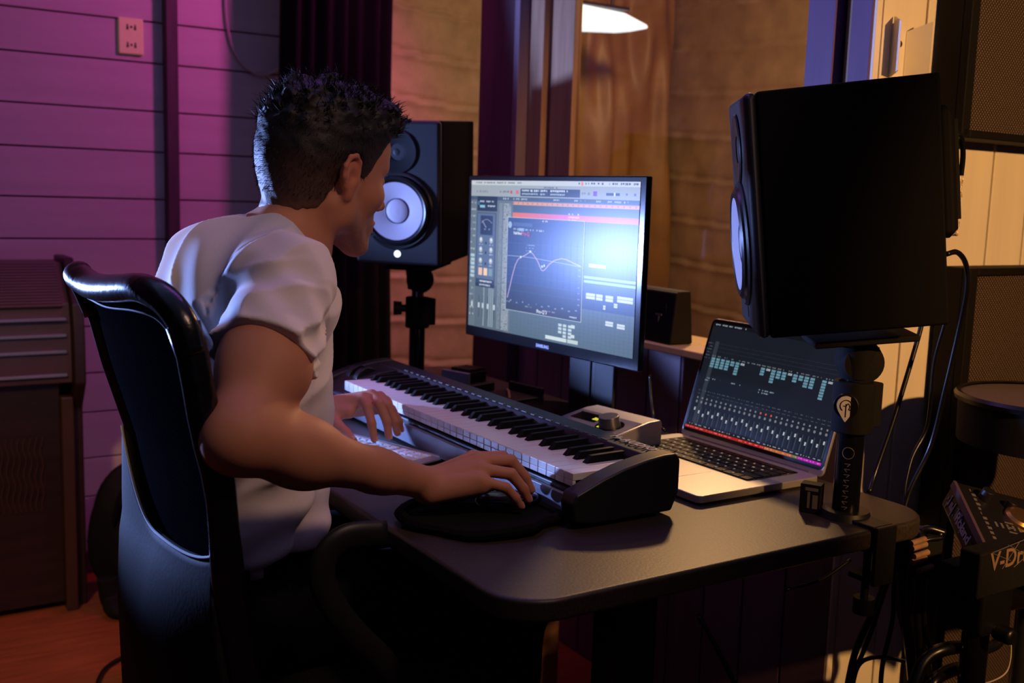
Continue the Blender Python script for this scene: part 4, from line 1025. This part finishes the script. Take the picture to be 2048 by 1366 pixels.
# ---- hair: close-cropped sides with a fade, longer tousled top
cm_x = [-.13, -.10, -.07, -.035, -.022, -.014, .006, .014, .026, .034, .042, .052, .062, .074, .10]
cm_y = [-.060, -.066, -.066, -.050, -.020, .030, .034, .002, .002, .014, .032, .050, .066, .082, .094]
def nz(p, s, o=0): return np.sin(p[:, 0]*s+1.3*np.sin(p[:, 1]*s*.7+o))*np.sin(p[:, 1]*s*1.1+o+1.7*np.sin(p[:, 2]*s*.8))*np.sin(p[:, 2]*s*.9+1.1+np.sin(p[:, 0]*s*.6))
def hair_sdf(P):
    q = (P-HO) @ HR; E = lambda c, r: d_ell(q, c, r)
    d = E((-.008, 0, .043), (.100, .077, .087)); d = smin(d, E((-.048, 0, .004), (.058, .062, .060)), .03); d = smin(d, E((.055, 0, .060), (.046, .058, .045)), .03)
    d = smin(d, E((.046, 0, -.008), (.048, .060, .082)), .03)
    d = smin(d, d_cone(P, hw_(-.030, 0, -.035), NB, .055, .062), .022)
    top = fade(q[:, 2], .055, .115); off = .0030+.0065*fade(q[:, 2], .0, .06)+.015*top+.010*top*fade(q[:, 0], .02, .08)
    d = d-off-(.0012+.007*top)*nz(q, 95, .4)-(.0006+.004*top)*nz(q, 210, 2)
    cm = np.interp(q[:, 0], cm_x, cm_y)+.003*nz(q*V3(1, 1, .2), 260)
    return smax(d, (cm-q[:, 2])*.75, .006)
v, f = mesh_sdf(hair_sdf, HO-V3(.16, .14, .12), HO+V3(.16, .14, .19), .0030)
q = (v-HO) @ HR; k = fade(q[:, 2], -.06, .035)*(1-.35*fade(q[:, 0], .0, .04)*fade(q[:, 2], .07, .02)); c0 = np.array(S(96, 66, 50)[:3]); c1 = np.array(S(20, 14, 12)[:3])
col = c0*(1-k[:, None])+c1*k[:, None]
hairo = mesh_obj('hair', v, f, M['hair_side'], person, np.concatenate([col, np.ones((len(v), 1))], 1))
# tousled strands
vs, fs = [], []
rr = np.random.default_rng(11)
cnt = 0
fieldv = v; fieldq = q
topi = np.where((fieldq[:, 2] > .070))[0]; sidei = np.where((fieldq[:, 2] > -.04) & (fieldq[:, 2] <= .075) & (fieldq[:, 0] < .03))[0]
def strand(p, d0, L, r, bend):
    global cnt
    d0 = d0/np.linalg.norm(d0); h = np.cross(d0, rr.normal(size=3)); h /= np.linalg.norm(h); g = np.cross(d0, h)
    pts = [p-d0*.003, p+d0*L*.5+bend*L*.15, p+d0*L*.9+bend*L*.55]; n0 = len(vs)
    for i, (c_, rad) in enumerate(zip(pts, (r, r*.8, 0))):
        if i < 2: vs.extend([c_+h*rad, c_+(-.5*h+.87*g)*rad, c_+(-.5*h-.87*g)*rad])
        else: vs.append(c_)
    for a, b_ in ((0, 1), (1, 2), (2, 0)): fs.append((n0+a, n0+b_, n0+3+b_, n0+3+a)); fs.append((n0+3+a, n0+3+b_, n0+6))
for _ in range(2600):
    i = rr.choice(topi); p = fieldv[i]; qq = fieldq[i]; o_ = HR @ np.array([qq[0]*.6-.01, qq[1], (qq[2]-.02)]); o_ /= np.linalg.norm(o_)
    fwd = Ha*(.5*rr.normal()+.55*(qq[0] > .03)-.25*(qq[0] < -.04)); clump = np.array([math.sin(p[0]*210+p[1]*90), math.cos(p[1]*230-p[0]*60), .2])
    strand(p-o_*.004, o_+fwd*.5+clump*.45+rr.normal(size=3)*.15, rr.uniform(.009, .020), rr.uniform(.0005, .0010), clump*.7+rr.normal(size=3)*.4)
for _ in range(3500):
    i = rr.choice(sidei); p = fieldv[i]; qq = fieldq[i]; o_ = HR @ np.array([qq[0]+.01, qq[1], (qq[2]-.04)*.4]); o_ /= np.linalg.norm(o_)
    strand(p-o_*.001, o_*.55+V3(0, 0, -.7)+rr.normal(size=3)*.2-Ha*.3, rr.uniform(.004, .009), .00035, V3(0, 0, -.3))
me = bpy.data.meshes.new('strands'); me.from_pydata([tuple(np.array(p)-np.array([.5, 1.56, 0])) for p in vs], [], fs); me.materials.append(M['hair'])
o = bpy.data.objects.new('strands', me); COL.objects.link(o); o.parent = hairo; o['kind'] = 'stuff'
# ---- t-shirt
slR = shR+(elR-shR)*.50; slL = shL+(elL-shL)*.52
aR = (elR-shR)/np.linalg.norm(elR-shR); aL = (elL-shL)/np.linalg.norm(elL-shL)
def shirt_sdf(P):
    d = d_torso(P, .004)
    x, y, z = P[:, 0], P[:, 1], P[:, 2]
    d = smin(d, d_cone(P, NB+V3(-.030, -.05, .0), shR+V3(-.005, .0, .01), .052, .056), .05); d = smin(d, d_cone(P, NB+V3(-.030, .05, .0), shL+V3(-.005, 0, .01), .052, .056), .05)
    d = smin(d, d_cone(P, NB+V3(-.004, 0, -.005), NB+V3(-.03, 0, -.05), .066, .09), .025)
    # loose lower part with sagging folds
    low = np.clip((.93-z)/.25, 0, 1)
    fold = .009*np.sin(z*62+9*np.sin(y*9+x*6)+x*14)*low+.004*np.sin(z*110-x*40+y*25)*low
    fold = fold+.0035*np.sin(x*38+z*30+6*np.sin(y*11))*(1-low)+.0045*(1-2*np.abs(np.sin(z*34-x*26+3*np.sin(y*14))))*(1-low)
    d = d-fold-.006*low
    # sleeves: flared tubes, hollow at the hem
    for sh, sl, ax, s in ((shR, slR, aR, -1), (shL, slL, aL, 1)):
        tube = d_cone(P, sh+V3(.0, .0, .004), sl+ax*.03, .063, .073)
        tt = (P-sh)@ax
        tube = tube-.0048*(1-2*np.abs(np.sin(tt*40+(x+z)*22+4*np.sin(z*25))))*np.clip(tt/.05, 0, 1)-.0025*np.sin(tt*55-x*80)
        cut = (P-sl)@ax-.012*np.sin((x*.6-z)*16)
        tube = smax(tube, cut, .003)
        inner = np.maximum(d_cone(P, sh+ax*.07, sl+ax*.06, .050, .0590), (sl-P)@ax-.022)
        tube = smax(tube, -inner, .003)
        # keep the trunk out of the sleeve's way, then join
        d = smin(d, tube, .022)
        # armhole seam, pulled in a little with puckers
        pl_ = (P-(sh+ax*(-.018)))@(ax*.55+V3(0, s*.8, .05)); near = np.linalg.norm(P-sh, axis=1) < .12
        seam = np.exp(-(pl_/.0035)**2)*near*(.0026+.0010*np.sin(z*420))
        d = d+seam-np.exp(-((pl_-.006)/.003)**2)*near*.0010
        # folds radiating from the front armpit
        ap = V3(.530, 1.352 if s < 0 else 1.78, .965); r = P-ap; rad = np.linalg.norm(r, axis=1); an = np.arctan2(r[:, 2], r[:, 0]+.6*r[:, 1]*s)
        d = d-.0022*(1-2*np.abs(np.sin(an*6+rad*10))**.8)*np.exp(-((rad-.050)/.045)**2)
    # neck opening, back collar
    nd_ = (V3(.636, 1.563, 1.229)-V3(.03*0, 0, .04)-NB); nd_ /= np.linalg.norm(nd_)
    hgt = (P-(NB+nd_*.028))@nd_; rd = np.linalg.norm((P-NB)-((P-NB)@nd_)[:, None]*nd_, axis=1)
    slope = hgt+.35*(x-NB[0])
    d = smax(d, slope, .003)
    ring = np.sqrt((rd-.0675)**2+(slope*1.0)**2*.25)-.0045
    d = smin(d, ring, .006)
    d = smax(d, -(d_cone(P, NB+nd_*-.01, NB+nd_*.10, .0625, .0625)), .003)
    # bunched cloth behind the neck
    d = smin(d, d_cone(P, NB+V3(-.083, -.015, .040), NB+V3(-.078, -.06, .030), .010, .008), .012)
    # hem, uneven
    hem = .655+.035*np.clip((x-.44)/.15, 0, 1)+.010*np.sin(y*22+x*30)-.03*np.exp(-((x-.455)/.02)**2)
    d = smax(d, hem-z, .004)
    return d
v, f = mesh_sdf(shirt_sdf, (.34, 1.24, .64), (.68, 1.93, 1.20), .0032)
sh_o = mesh_obj('t_shirt', v, f, M['shirt'], person, smooth_it=1)
MB().add([PM((.462, 1.405, .668)), PM((.482, 1.402, .670)), PM((.481, 1.400, .652)), PM((.463, 1.403, .650))], [(0, 1, 2, 3)]).build('hem_tag', M['shirt'], sh_o, solid=.001)
# ---- trousers and shoes
def tr_sdf(P):
    d = d_ell(P, (.475, 1.56, .575), (.120, .150, .105)); d = smin(d, d_cone(P*V3(1, .8, 1), (.49, 1.248, .60), (.495, 1.25, .70), .105, .094), .04)
    for s, hy_, ky, fx in ((-1, 1.475, 1.43, .93), (1, 1.65, 1.72, .80)):
        h = V3(.50, hy_, .575); k = V3(.93, ky, .545); a = V3(fx-.03, ky, .12)
        d = smin(d, d_cone(P, h, k, .092, .066), .05); d = smin(d, d_cone(P, k, a, .066, .050), .03)
        d = d-.0012*np.sin(P[:, 0]*70+P[:, 2]*40)
    return d
v, f = mesh_sdf(tr_sdf, (.30, 1.30, .06), (1.04, 1.86, .74), .008)
mesh_obj('trousers', v, f, M['trousers'], person)
for ky, fx in ((1.43, .93), (1.72, .80)):
    def sf(P): 
        d = smin(d_cone(P, (fx-.06, ky, .045), (fx+.15, ky, .038), .045, .036), d_cone(P, (fx-.03, ky, .11), (fx-.03, ky, .04), .046, .044), .04)
        return smax(d, .004-P[:, 2], .004)
    v, f = mesh_sdf(sf, (fx-.13, ky-.08, -.01), (fx+.22, ky+.08, .17), .007)
    mesh_obj('shoe', v, f, M['shoe'], person)

# ================================================================ OFFICE CHAIR
ch = thing('office_chair', 'high-back black leather and mesh office chair behind the man', 'chair', (.45, 1.42, 0))
def cs(s, z, off=0.0):
    """back surface: s 0 near edge .. 1 far edge, z height; off moves it towards the sitter"""
    x = np.interp(z, [.45, .58, .70, .85, .95, 1.02, 1.06, 1.10], [.418, .400, .381, .370, .348, .337, .326, .312])
    y0 = np.interp(z, [.45, .60, .72, .90, 1.02, 1.08], [1.225, 1.232, 1.236, 1.236, 1.238, 1.255]); y1 = np.interp(z, [.45, .60, .75, .90, 1.08], [1.56, 1.57, 1.59, 1.595, 1.60])
    bow = .014*(1-(2*s-1)**2)
    return (x-s*np.interp(z, [.45, .60, .72, .85, 1.07], [.070, .052, .024, .024, .042])-bow+off*.98, y0+(y1-y0)*s, z+.18*off)
CM = lambda p: tuple(np.array(p, float)-np.array([.45, 1.42, 0]))
MB().grid(lambda s, t: CM(cs(.03+.95*s, .60+.465*t)), 40, 60).build('mesh_back', M['mesh_fabric'], ch, ang=180, solid=.004)
# padded leather frame: side rolls and the thick top roll
near = [cs(0, z) for z in np.linspace(.50, 1.045, 16)]; far = [cs(1, z) for z in np.linspace(.80, 1.04, 16)]
b = MB(); r_n = [.0135+.0008*math.sin(i*1.3) for i in range(16)]
b.tube([CM(p) for p in near], r_n, 14, flat=(1.0, 1.5)); b.build('side_roll', M['leather'], ch, ang=180)
b = MB(); b.tube([CM(p) for p in far], .009, 14, flat=(1.0, 1.4)); b.build('side_roll', M['leather'], ch, ang=180)
tp = [cs(0, 1.01), cs(.0, 1.045), cs(.06, 1.072), cs(.2, 1.082), cs(.4, 1.076), cs(.6, 1.070), cs(.8, 1.068), cs(.93, 1.076, -.004), cs(.985, 1.080, -.002), cs(1.01, 1.06), cs(1.0, 1.02)]
tpp = crom(tp, 5); b = MB(); b.tube([CM(p) for p in tpp], [.0150+.003*math.sin(math.pi*i/len(tpp)) for i in range(len(tpp))], 18, flat=(1.0, 1.15)); b.build('top_roll', M['leather'], ch, ang=180)
b = MB(); b = MB(); b.tube([CM(p) for p in crom([cs(.055, 1.0, -.006), cs(.06, 1.025, -.007), cs(.13, 1.048, -.007), cs(.3, 1.052, -.007), cs(.6, 1.046, -.007), cs(.9, 1.048, -.007)], 6)], .0012, 6)
b.build('stitching', M['stitch'], ch)
# lower leather shell with a U-shaped piped edge
def shell(s, t):
    top = .735+.115*abs(2*s-1)**2.2 if s > .5 else .735+.02*abs(2*s-1)**4
    z = top+(.40-top)*t
    p = np.array(cs(s, max(z, .45), 0)); p[2] = z
    p[0] -= .010+.014*min(1, t*3)+.018*math.sin(math.pi*min(1, t*1.1))*math.sin(math.pi*s)
    p[1] += (-.006 if s < .5 else .01)*t
    return CM(p)
MB().grid(lambda s, t: shell(s, t), 50, 30).build('leather_shell', M['leather_shell'], ch, ang=180, solid=.012)
MB().tube([tuple(np.array(shell(s, 0))+np.array([-.006, 0, .001])) for s in np.linspace(0, 1, 60)], .0022, 8).build('piping', M['stitch'], ch)
# seat, arms, base
MB().prism(rrect(.36-.45, .86-.45, 1.19-1.42, 1.68-1.42, .07), .40, .485).build('seat', M['leather_shell'], ch, bev=.025, seg=4)
for yy in (1.225, 1.70):
    lp = crom([at(775, 1046, 'y', 1.225), at(700, 1052, 'y', 1.225), at(660, 1085, 'y', 1.225), at(650, 1135, 'y', 1.225), at(672, 1190, 'y', 1.225), at(715, 1245, 'y', 1.225), at(770, 1300, 'y', 1.225), at(830, 1375, 'y', 1.225), V3(.70, 1.225, .44)], 6)
    lp = [(p[0]-.004, yy, p[2]-.014) for p in lp]
    b = MB().tube([CM(p) for p in lp], .0115, 14, flat=(.8, 1.6)); b.build('armrest', M['arm_plastic'], ch, ang=180)
    MB().b2(.52-.45, .72-.45, min(yy, 1.3)-1.42 if yy < 1.4 else 1.60-1.42, (1.3 if yy < 1.4 else yy)-1.42, .385, .40).build('arm_bracket', M['black'], ch)
MB().cyl((.13, .0, .06), (.13, 0, .40), .028, n=20).build('gas_column', M['black'], ch)
for k in range(5):
    a = 2*math.pi*k/5+.3; L = .27
    MB().tube([(.13, 0, .085), (.13+L*.5*math.cos(a), L*.5*math.sin(a), .085), (.13+L*math.cos(a), L*math.sin(a), .07)], [.026, .022, .015], 10).build('base_arm', M['black'], ch)
    MB().cyl((.13+L*math.cos(a), L*math.sin(a)-.02, .025), (.13+L*math.cos(a), L*math.sin(a)+.02, .025), .025, n=18).build('caster', M['black'], ch)
# ================================================================ THINGS ON AND ABOUT THE SILL AND DESK
t = thing('bluetooth_speaker', 'dark wedge-shaped box standing on the window sill right of the monitor', 'box', (1.585, 1.905, .8895), rotm(0, 0, math.radians(-3)))
MB().prism([(-.035, 0), (-.024, .115), (-.016, .121), (.018, .121), (.03, 0)], -.150, .155, Matrix(((1, 0, 0, 0), (0, 0, 1, 0), (0, 1, 0, 0), (0, 0, 0, 1)))).build('case', M['cardboard_black'], t, bev=.006, seg=3)
MB().b2(-.029, -.026, -.12, .12, .02, .09).build('front_panel', M['matte'], t)
b = MB().b2(-.0305, -.0290, -.107, -.084, .062, .066).b2(-.0305, -.029, -.098, -.094, .03, .064); b.build('front_mark', M['print_dim'], t)
t = thing('usb_hub', 'small dark blue-black device block standing on the desk behind the piano keyboard', 'device', (1.275, 2.20, .7305), rotm(0, 0, .3))
MB().b2(-.05, .05, -.05, .05, 0, .022).build('lower_case', M['black'], t, bev=.003); MB().b2(-.045, -.035, -.045, .045, .0, .052).build('upright_panel', M['fascia'], t, bev=.002)
MB().b2(-.02, .04, -.03, .04, .022, .050).build('upper_case', M['matte'], t, bev=.003)
b = MB()
for k in range(5): b.b2(-.018+.012*k, -.012+.012*k, -.028, .036, .050, .056)
b.build('switch', M['black'], t)
t = thing('desk_organiser', 'flat black tray with a slot behind the piano keyboard, right of the small device', 'tray', (1.31, 2.06, .7305), rotm(0, 0, .15))
MB().b2(-.05, .06, -.06, .06, 0, .010).b2(.05, .06, -.06, .06, .01, .03).build('tray', M['black'], t, bev=.002)
MB().tube(crom([(-.04, -.05, .013), (.0, 0, .018), (.03, .04, .014)]), .003, 8).build('pen', M['wood'], t)
t = thing('battery_box', 'small upright black carton beside the base of the right speaker pole', 'box', (1.262, 1.085, .7305), rotm(0, 0, .5))
MB().b2(-.012, .012, -.016, .016, 0, .046).build('carton', M['cardboard_black'], t, bev=.001)
MB().b2(-.0125, -.012, -.012, -.004, .008, .030).b2(-.0125, -.012, .0, .004, .008, .034).b2(-.0125, -.012, -.012, .008, .036, .041).build('printed_label', M['print_dim'], t)
t = thing('storage_box', 'brown box on the floor under the far end of the desk', 'box', (1.30, 2.12, 0))
MB().b2(-.15, .13, -.14, .16, 0, .185).build('carton', M['kraft'], t, bev=.006)
MB().tube(crom([(-.155, .14, .06), (-.158, .10, .11), (-.158, .0, .115), (-.158, -.10, .12), (-.158, -.14, .13)]), .006, 8).build('rolled_edge', M['organ_edge'], t)

# ================================================================ CREAM WALL: BRACKET AND GRILLE PANELS
t = thing('wall_bracket', 'cream metal bracket with two folded wings on the amber wall', 'bracket', (1.662, YB-.0005, 1.50))
MB().b2(-.013, .026, -.005, 0, -.16, .048).build('back_plate', M['bracket'], t, bev=.001)
MB().cyl((.006, -.0065, .012), (.006, -.004, .012), .006, n=18).build('screw_hole', M['hole'], t)
def wing(x0, y0, x1, y1, zs):
    b = MB(); n = Vector((y1-y0, x0-x1, 0)).normalized()*.002
    q = [(x0, y0, zs[0]), (x1, y1, zs[1]), (x1, y1, zs[2]), (x0, y0, zs[3])]
    vs = q+[(a[0]+n.x, a[1]+n.y, a[2]) for a in q]
    return b.add(vs, [(0, 1, 2, 3), (7, 6, 5, 4), (0, 4, 5, 1), (1, 5, 6, 2), (2, 6, 7, 3), (3, 7, 4, 0)])
wing(-.012, -.005, -.034, -.038, (-.050, -.042, .046, .060)).build('folded_wing', M['bracket'], t)
wing(.024, -.005, .044, -.046, (-.062, -.050, .052, .036)).build('folded_wing', M['bracket'], t)
for x in (-.004, .014): MB().b2(x, x+.003, -.012, -.004, -.16, -.052).build('rail', M['bracket'], t)
MB().b2(-.012, .020, -.016, -.004, -.055, -.050).build('cross_rail', M['bracket'], t)
def grille_panel(label, x0, z0, z1, yc, rz, w=.75, d=.13):
    t = thing('loudspeaker_cabinet', label, 'speaker cabinet', (x0, yc, 0), rotm(0, 0, rz))
    MB().b2(0, w, .012, d, z0, z1).build('cabinet', M['frame'], t, bev=.004)
    b = MB(); f_ = .026
    b.b2(0, f_, -.004, .014, z0, z1).b2(w-f_, w, -.004, .014, z0, z1).b2(f_, w-f_, -.004, .014, z0, z0+f_*.6).b2(f_, w-f_, -.004, .014, z1-f_*.6, z1).build('front_frame', M['frame'], t, bev=.003)
    MB().b2(f_, w-f_, .004, .010, z0+f_*.6, z1-f_*.6).build('front_grille', M['grille'], t)
    MB().b2(.006, .016, -.006, -.003, z0+.006, z0+.016).build('corner_screw', M['steel'], t)
    return t
grille_panel('black perforated speaker cabinet hanging at the top right corner', 1.772, 1.345, 1.85, 1.235, .0, d=.068)
grille_panel('tall perforated speaker cabinet standing at the right behind the drum pad', 1.835, .0, 1.098, 1.232, .0, d=.068)
# ================================================================ ELECTRONIC DRUMS
t = thing('drum_pad', 'round electronic drum pad with a grey-brown mesh head at the right edge', 'drum', (1.785, 1.015, .80))
MB().cyl((0, 0, 0), (0, 0, .078), .150, .152, n=64).build('shell', M['matte'], t)
MB().lathe([(.146, .072), (.158, .074), (.160, .082), (.156, .088), (.148, .086)], n=64, closed_ends=False).build('hoop', M['rubber'], t)
MB().lathe([(.0005, .084), (.10, .0838), (.150, .083), (.151, .078)], n=64, closed_ends=False).build('drum_head', M['pad_mesh'], t)
MB().cyl((.02, .02, -.80), (.02, .02, 0), .016, n=16).build('stand_rod', M['black'], t)
# module: thin tilted slab
p1 = at(1908, 962, 'y', 1.045); p2 = at(1968, 1088, 'y', .925)
a_ = (p2-p1); La = a_.length; a_.normalize(); e_ = Vector((1, -.10, -.02)); e_ = (e_-a_*e_.dot(a_)).normalized(); n_ = e_.cross(a_)
if n_.z < 0: n_ = -n_
Rm = np.array([[e_.x, -a_.x, n_.x], [e_.y, -a_.y, n_.y], [e_.z, -a_.z, n_.z]])
c_ = (p1+p2)/2
t = thing('drum_module', 'tilted dark drum sound module with knobs and lit print on its side', 'drum module', tuple(c_), Rm)
h_ = La/2
MB().b2(0, .30, -h_, h_, -.050, 0).build('case', M['module'], t, bev=.004)
MB().b2(-.002, .004, -h_, h_, -.012, .0015).build('edge_trim', M['module_edge'], t, bev=.001)
rr = random.Random(5)
for x, y, r, hh in ((.045, h_*.62, .012, .018), (.085, h_*.5, .010, .014)): MB().cyl((x, y, 0), (x, y, hh), r, r*.85, n=24).build('knob', M['black'], t, bev=.001)
MB().lathe([(.0005, .010), (.022, .009), (.027, .005), (.028, .0)], (.095, h_*.15, 0), n=36).build('value_dial', M['brass'], t)
MB().b2(.13, .22, -h_*.2, h_*.6, .0, .0015).build('display', M['gloss'], t)
b = MB()
for k in range(12): b.b2(.022, .0235+.006*rr.random(), -h_*.9+k*h_*.15, -h_*.9+k*h_*.15+.006, .0003, .0009)
for k in range(6): b.b2(.060, .075, -h_*.85+k*.012, -h_*.85+k*.012+.003, .0003, .0009)
for k in range(5): b.b2(.040+.01*k, .044+.01*k, -h_*.30, -h_*.15, .0003, .0009)
b.build('panel_print', M['print_dim'], t)
text_mesh('Roland', .026, frame4((-.0026, .004-h_+.095, -.034), (0, -1, 0), (0, 0, 1)), 'maker_lettering', M['print'], t, space=.9, bold=.0003)
b = MB()
for k in range(22): b.b2(-.0012, -.0004, h_*.95-.004*k, h_*.95-.004*k-.0022, -.044+.026*rr.random(), -.040+.026*rr.random()) if k % 5 else None
b.build('socket_print', M['print'], t)
# mounting block with the range name, and rack post
zb = at(1990, 1130, 'y', .868)
t = thing('drum_rack', 'black drum rack post with clamps and a wide lettered block under the module', 'drum rack', (1.475, .94, 0))
MB().b2(zb.x-1.475-.035, zb.x-1.475+.30, -.071, -.035, zb.z-.05, zb.z+.022).b2(zb.x-1.475-.03, zb.x-1.475+.02, -.04, .0, zb.z-.05, zb.z-.01).build('lettered_block', M['matte'], t, bev=.004)
text_mesh('V-Drums', .040, frame4((zb.x-1.475-.012, -.0716, zb.z-.008), (1, 0, 0), (0, 0, 1)), 'range_lettering', M['print_tan'], t, bold=.0006)
b = MB(); z_ = zb.z
for a, c in (((.0, .020), (.10, .030)), ((.0, .020), (.05, .0)), ((.03, -.01), (.07, .028)), ((.04, .026), (.12, -.012)), ((.06, -.012), (.14, .02))):
    b.tube([(zb.x-1.475-.01+a[0], -.0717, z_+a[1]), (zb.x-1.475-.01+c[0], -.0717, z_+c[1])], .0006, 5)
b.build('line_mark', M['print_dim'], t)
MB().cyl((0.03, 0, 0), (.03, 0, .62), .021, n=28).build('post', M['gloss'], t)
MB().b2(-.012, .070, -.035, .045, .545, .625).cyl((.03, -.03, .55), (.03, -.065, .55), .014, n=16).build('clamp', M['rubber'], t, bev=.008)
MB().cyl((.03, 0, .585), (.42, -.02, .565), .021, n=24).build('cross_tube', M['gloss'], t)
MB().cyl((.03, 0, .0), (.03, 0, .02), .03, n=20).build('rubber_foot', M['rubber'], t)
# plug block feeding the cable bundle
p0 = at(1860, 1065, 'y', 1.0)
# ================================================================ CABLES
def cable(label, pts, r, m=None, group=None, ends=None, name='cable'):
    P = crom([tuple(p) for p in pts], 8); o = MB().tube(P, r, 8).build(name, m or M['cable'], None, ang=180)
    tag(o, label, 'cable', group); return o
A_ = lambda x, y, d: at(x, y, 'y', d)
G1 = 'black cables drooping from the drum module to the floor'
L1 = 'one of the black cables drooping from the drum module down beside the desk corner'
rr = random.Random(9)
paths = [[(1890, 1066, 1.0), (1850, 1058, 1.02), (1815, 1085, 1.04), (1800, 1140, 1.05), (1805, 1230, 1.06), (1830, 1320, 1.06), (1845, 1400, 1.06)],
         [(1885, 1070, 1.0), (1840, 1062, 1.03), (1806, 1092, 1.05), (1790, 1150, 1.06), (1785, 1240, 1.08), (1765, 1330, 1.1), (1760, 1400, 1.1)],
         [(1880, 1060, 1.02), (1825, 1060, 1.05), (1795, 1110, 1.07), (1770, 1180, 1.1), (1740, 1270, 1.13), (1700, 1366, 1.15), (1690, 1400, 1.15)],
         [(1870, 1062, 1.03), (1820, 1070, 1.05), (1787, 1120, 1.08), (1757, 1200, 1.12), (1712, 1300, 1.15), (1690, 1400, 1.15)],
         [(1885, 1075, .99), (1845, 1085, 1.0), (1822, 1130, 1.01), (1818, 1210, 1.02), (1832, 1290, 1.03), (1850, 1350, 1.04), (1860, 1420, 1.04)],
         [(1862, 1120, 1.0), (1850, 1150, 1.0), (1846, 1210, 1.0), (1852, 1270, 1.01), (1868, 1330, 1.02), (1870, 1420, 1.02)],
         [(1858, 1124, 1.0), (1842, 1160, 1.0), (1834, 1220, 1.0), (1838, 1300, 1.01), (1842, 1400, 1.01)],
         [(1800, 1120, 1.07), (1795, 1200, 1.08), (1810, 1270, 1.06), (1826, 1320, 1.05), (1838, 1400, 1.05)]]
for i, pth in enumerate(paths): cable(L1, [A_(*p) for p in pth], .0042 if i % 3 else .0062, group=G1)
b = [A_(1850, 1070, 1.01), A_(1815, 1110, 1.03), A_(1812, 1180, 1.04), A_(1826, 1280, 1.04), A_(1838, 1400, 1.04)]
cable('thick black cable loom hanging from the module, widest of the bundle', b, .016)
cable('black cable coil looped round the rack post near the bottom right', [A_(1820, 1390, .98), A_(1850, 1320, .98), A_(1900, 1296, .97), A_(1945, 1300, .99), A_(1950, 1330, 1.0), A_(1905, 1340, .99), A_(1870, 1360, .98), A_(1850, 1400, .98)], .011)
cable('slim black cable curving left along the wall foot below the desk corner', [A_(1830, 1330, 1.06), A_(1790, 1318, 1.1), A_(1745, 1315, 1.12), A_(1715, 1335, 1.14), A_(1700, 1400, 1.15)], .004)
cable('black cable bunch sagging right of the rack post', [A_(2003, 1215, .95), A_(2008, 1250, .95), A_(1995, 1285, .95), A_(1965, 1300, .95)], .009)
cable('thin pale wire curving down at the bottom right corner', [A_(2012, 1245, .93), A_(2022, 1290, .93), A_(2015, 1340, .93), A_(1985, 1362, .93), A_(1940, 1372, .93)], .0013, M['cable_white'])
t = thing('plug_row', 'row of cable plugs with tan collars at the lower edge of the drum module', 'plugs', tuple(A_(1850, 1100, .995)))
o0 = A_(1850, 1100, .995)
MB().b2(-.01, .05, .0, .06, -.05, .015).build('plug_block', M['matte'], t, bev=.006)
for k, (x, y) in enumerate(((1838, 1092), (1842, 1108), (1838, 1120), (1850, 1137), (1836, 1082))):
    a = A_(x-14, y+5, .985)-o0; c = A_(x+14, y-4, .985)-o0
    MB().cyl(tuple(a), tuple(c), .0048, n=14).build('plug_collar', M['wood'], t, bev=.0008)
# cables behind the right speaker
cable('marbled black cable running straight from speaker down to the back desk edge', [at(1845, 640, 'y', 1.13), at(1835, 680, 'y', 1.13), at(1790, 830, 'y', 1.13), at(1752, 940, 'y', 1.13), at(1738, 985, 'y', 1.12)], .0042)
cable('thin black cable curving down from behind the speaker towards the drum cables', [at(1892, 640, 'y', 1.06), at(1870, 720, 'y', 1.08), at(1862, 800, 'y', 1.09), at(1852, 860, 'y', 1.1), at(1822, 920, 'y', 1.1), at(1808, 1000, 'y', 1.08), at(1822, 1060, 'y', 1.04)], .0034)
cable('black power cable arching out of the speaker back and falling to the desk corner', [at(1893, 508, 'y', .99), at(1915, 505, 'y', .99), at(1932, 530, 'y', .995), at(1934, 580, 'y', 1.0), at(1918, 660, 'y', 1.02), at(1890, 780, 'y', 1.04), at(1862, 890, 'y', 1.06), at(1822, 975, 'y', 1.07), at(1805, 1030, 'y', 1.07)], .0042)
cable('short black cable looping at the upper back of the right speaker', [at(1902, 280, 'y', .95), at(1920, 270, 'y', .95), at(1926, 310, 'y', .96), at(1918, 380, 'y', .97)], .004)
t = thing('plastic_pouch', 'small crumpled clear plastic pouch on the back of the right speaker', 'pouch', tuple(at(1909, 415, 'y', .93)))
MB().grid(lambda u, v: (-.006+.012*u+.002*math.sin(v*40), -.006*math.sin(3*u)+.002*math.sin(v*25+u*9), -.040+.085*v), 10, 24).build('film', M['plastic_bag'], t, solid=.003)
# near-pole cable and others
cable('black cable hanging down the monitor right edge behind the interface', [at(1300, 750, 'x', 1.40), at(1303, 800, 'x', 1.40), at(1310, 840, 'x', 1.40), at(1330, 862, 'x', 1.385)], .003)
cable('black cable dropping from the far speaker pole beside the curtain', [at(838, 640, 'y', 2.5), at(832, 690, 'y', 2.5), at(820, 735, 'y', 2.5)], .003)
fl = lambda x, y: at(x, y, 'z', .006)
cable('black cable looped on the wooden floor at the lower left', [fl(185, 1400), fl(205, 1345), fl(240, 1318), fl(275, 1310), fl(330, 1325), fl(380, 1400)], .006)
cable('slim black cable lying under the desk clamp', [at(1570, 1180, 'y', 1.10), at(1640, 1160, 'y', 1.10), at(1700, 1120, 'y', 1.10)], .003)
cable('dark cable hanging under the desk in front of the board wall', [at(1395, 1230, 'x', 1.5), at(1440, 1310, 'x', 1.5), at(1480, 1390, 'x', 1.5)], .006)
b = None
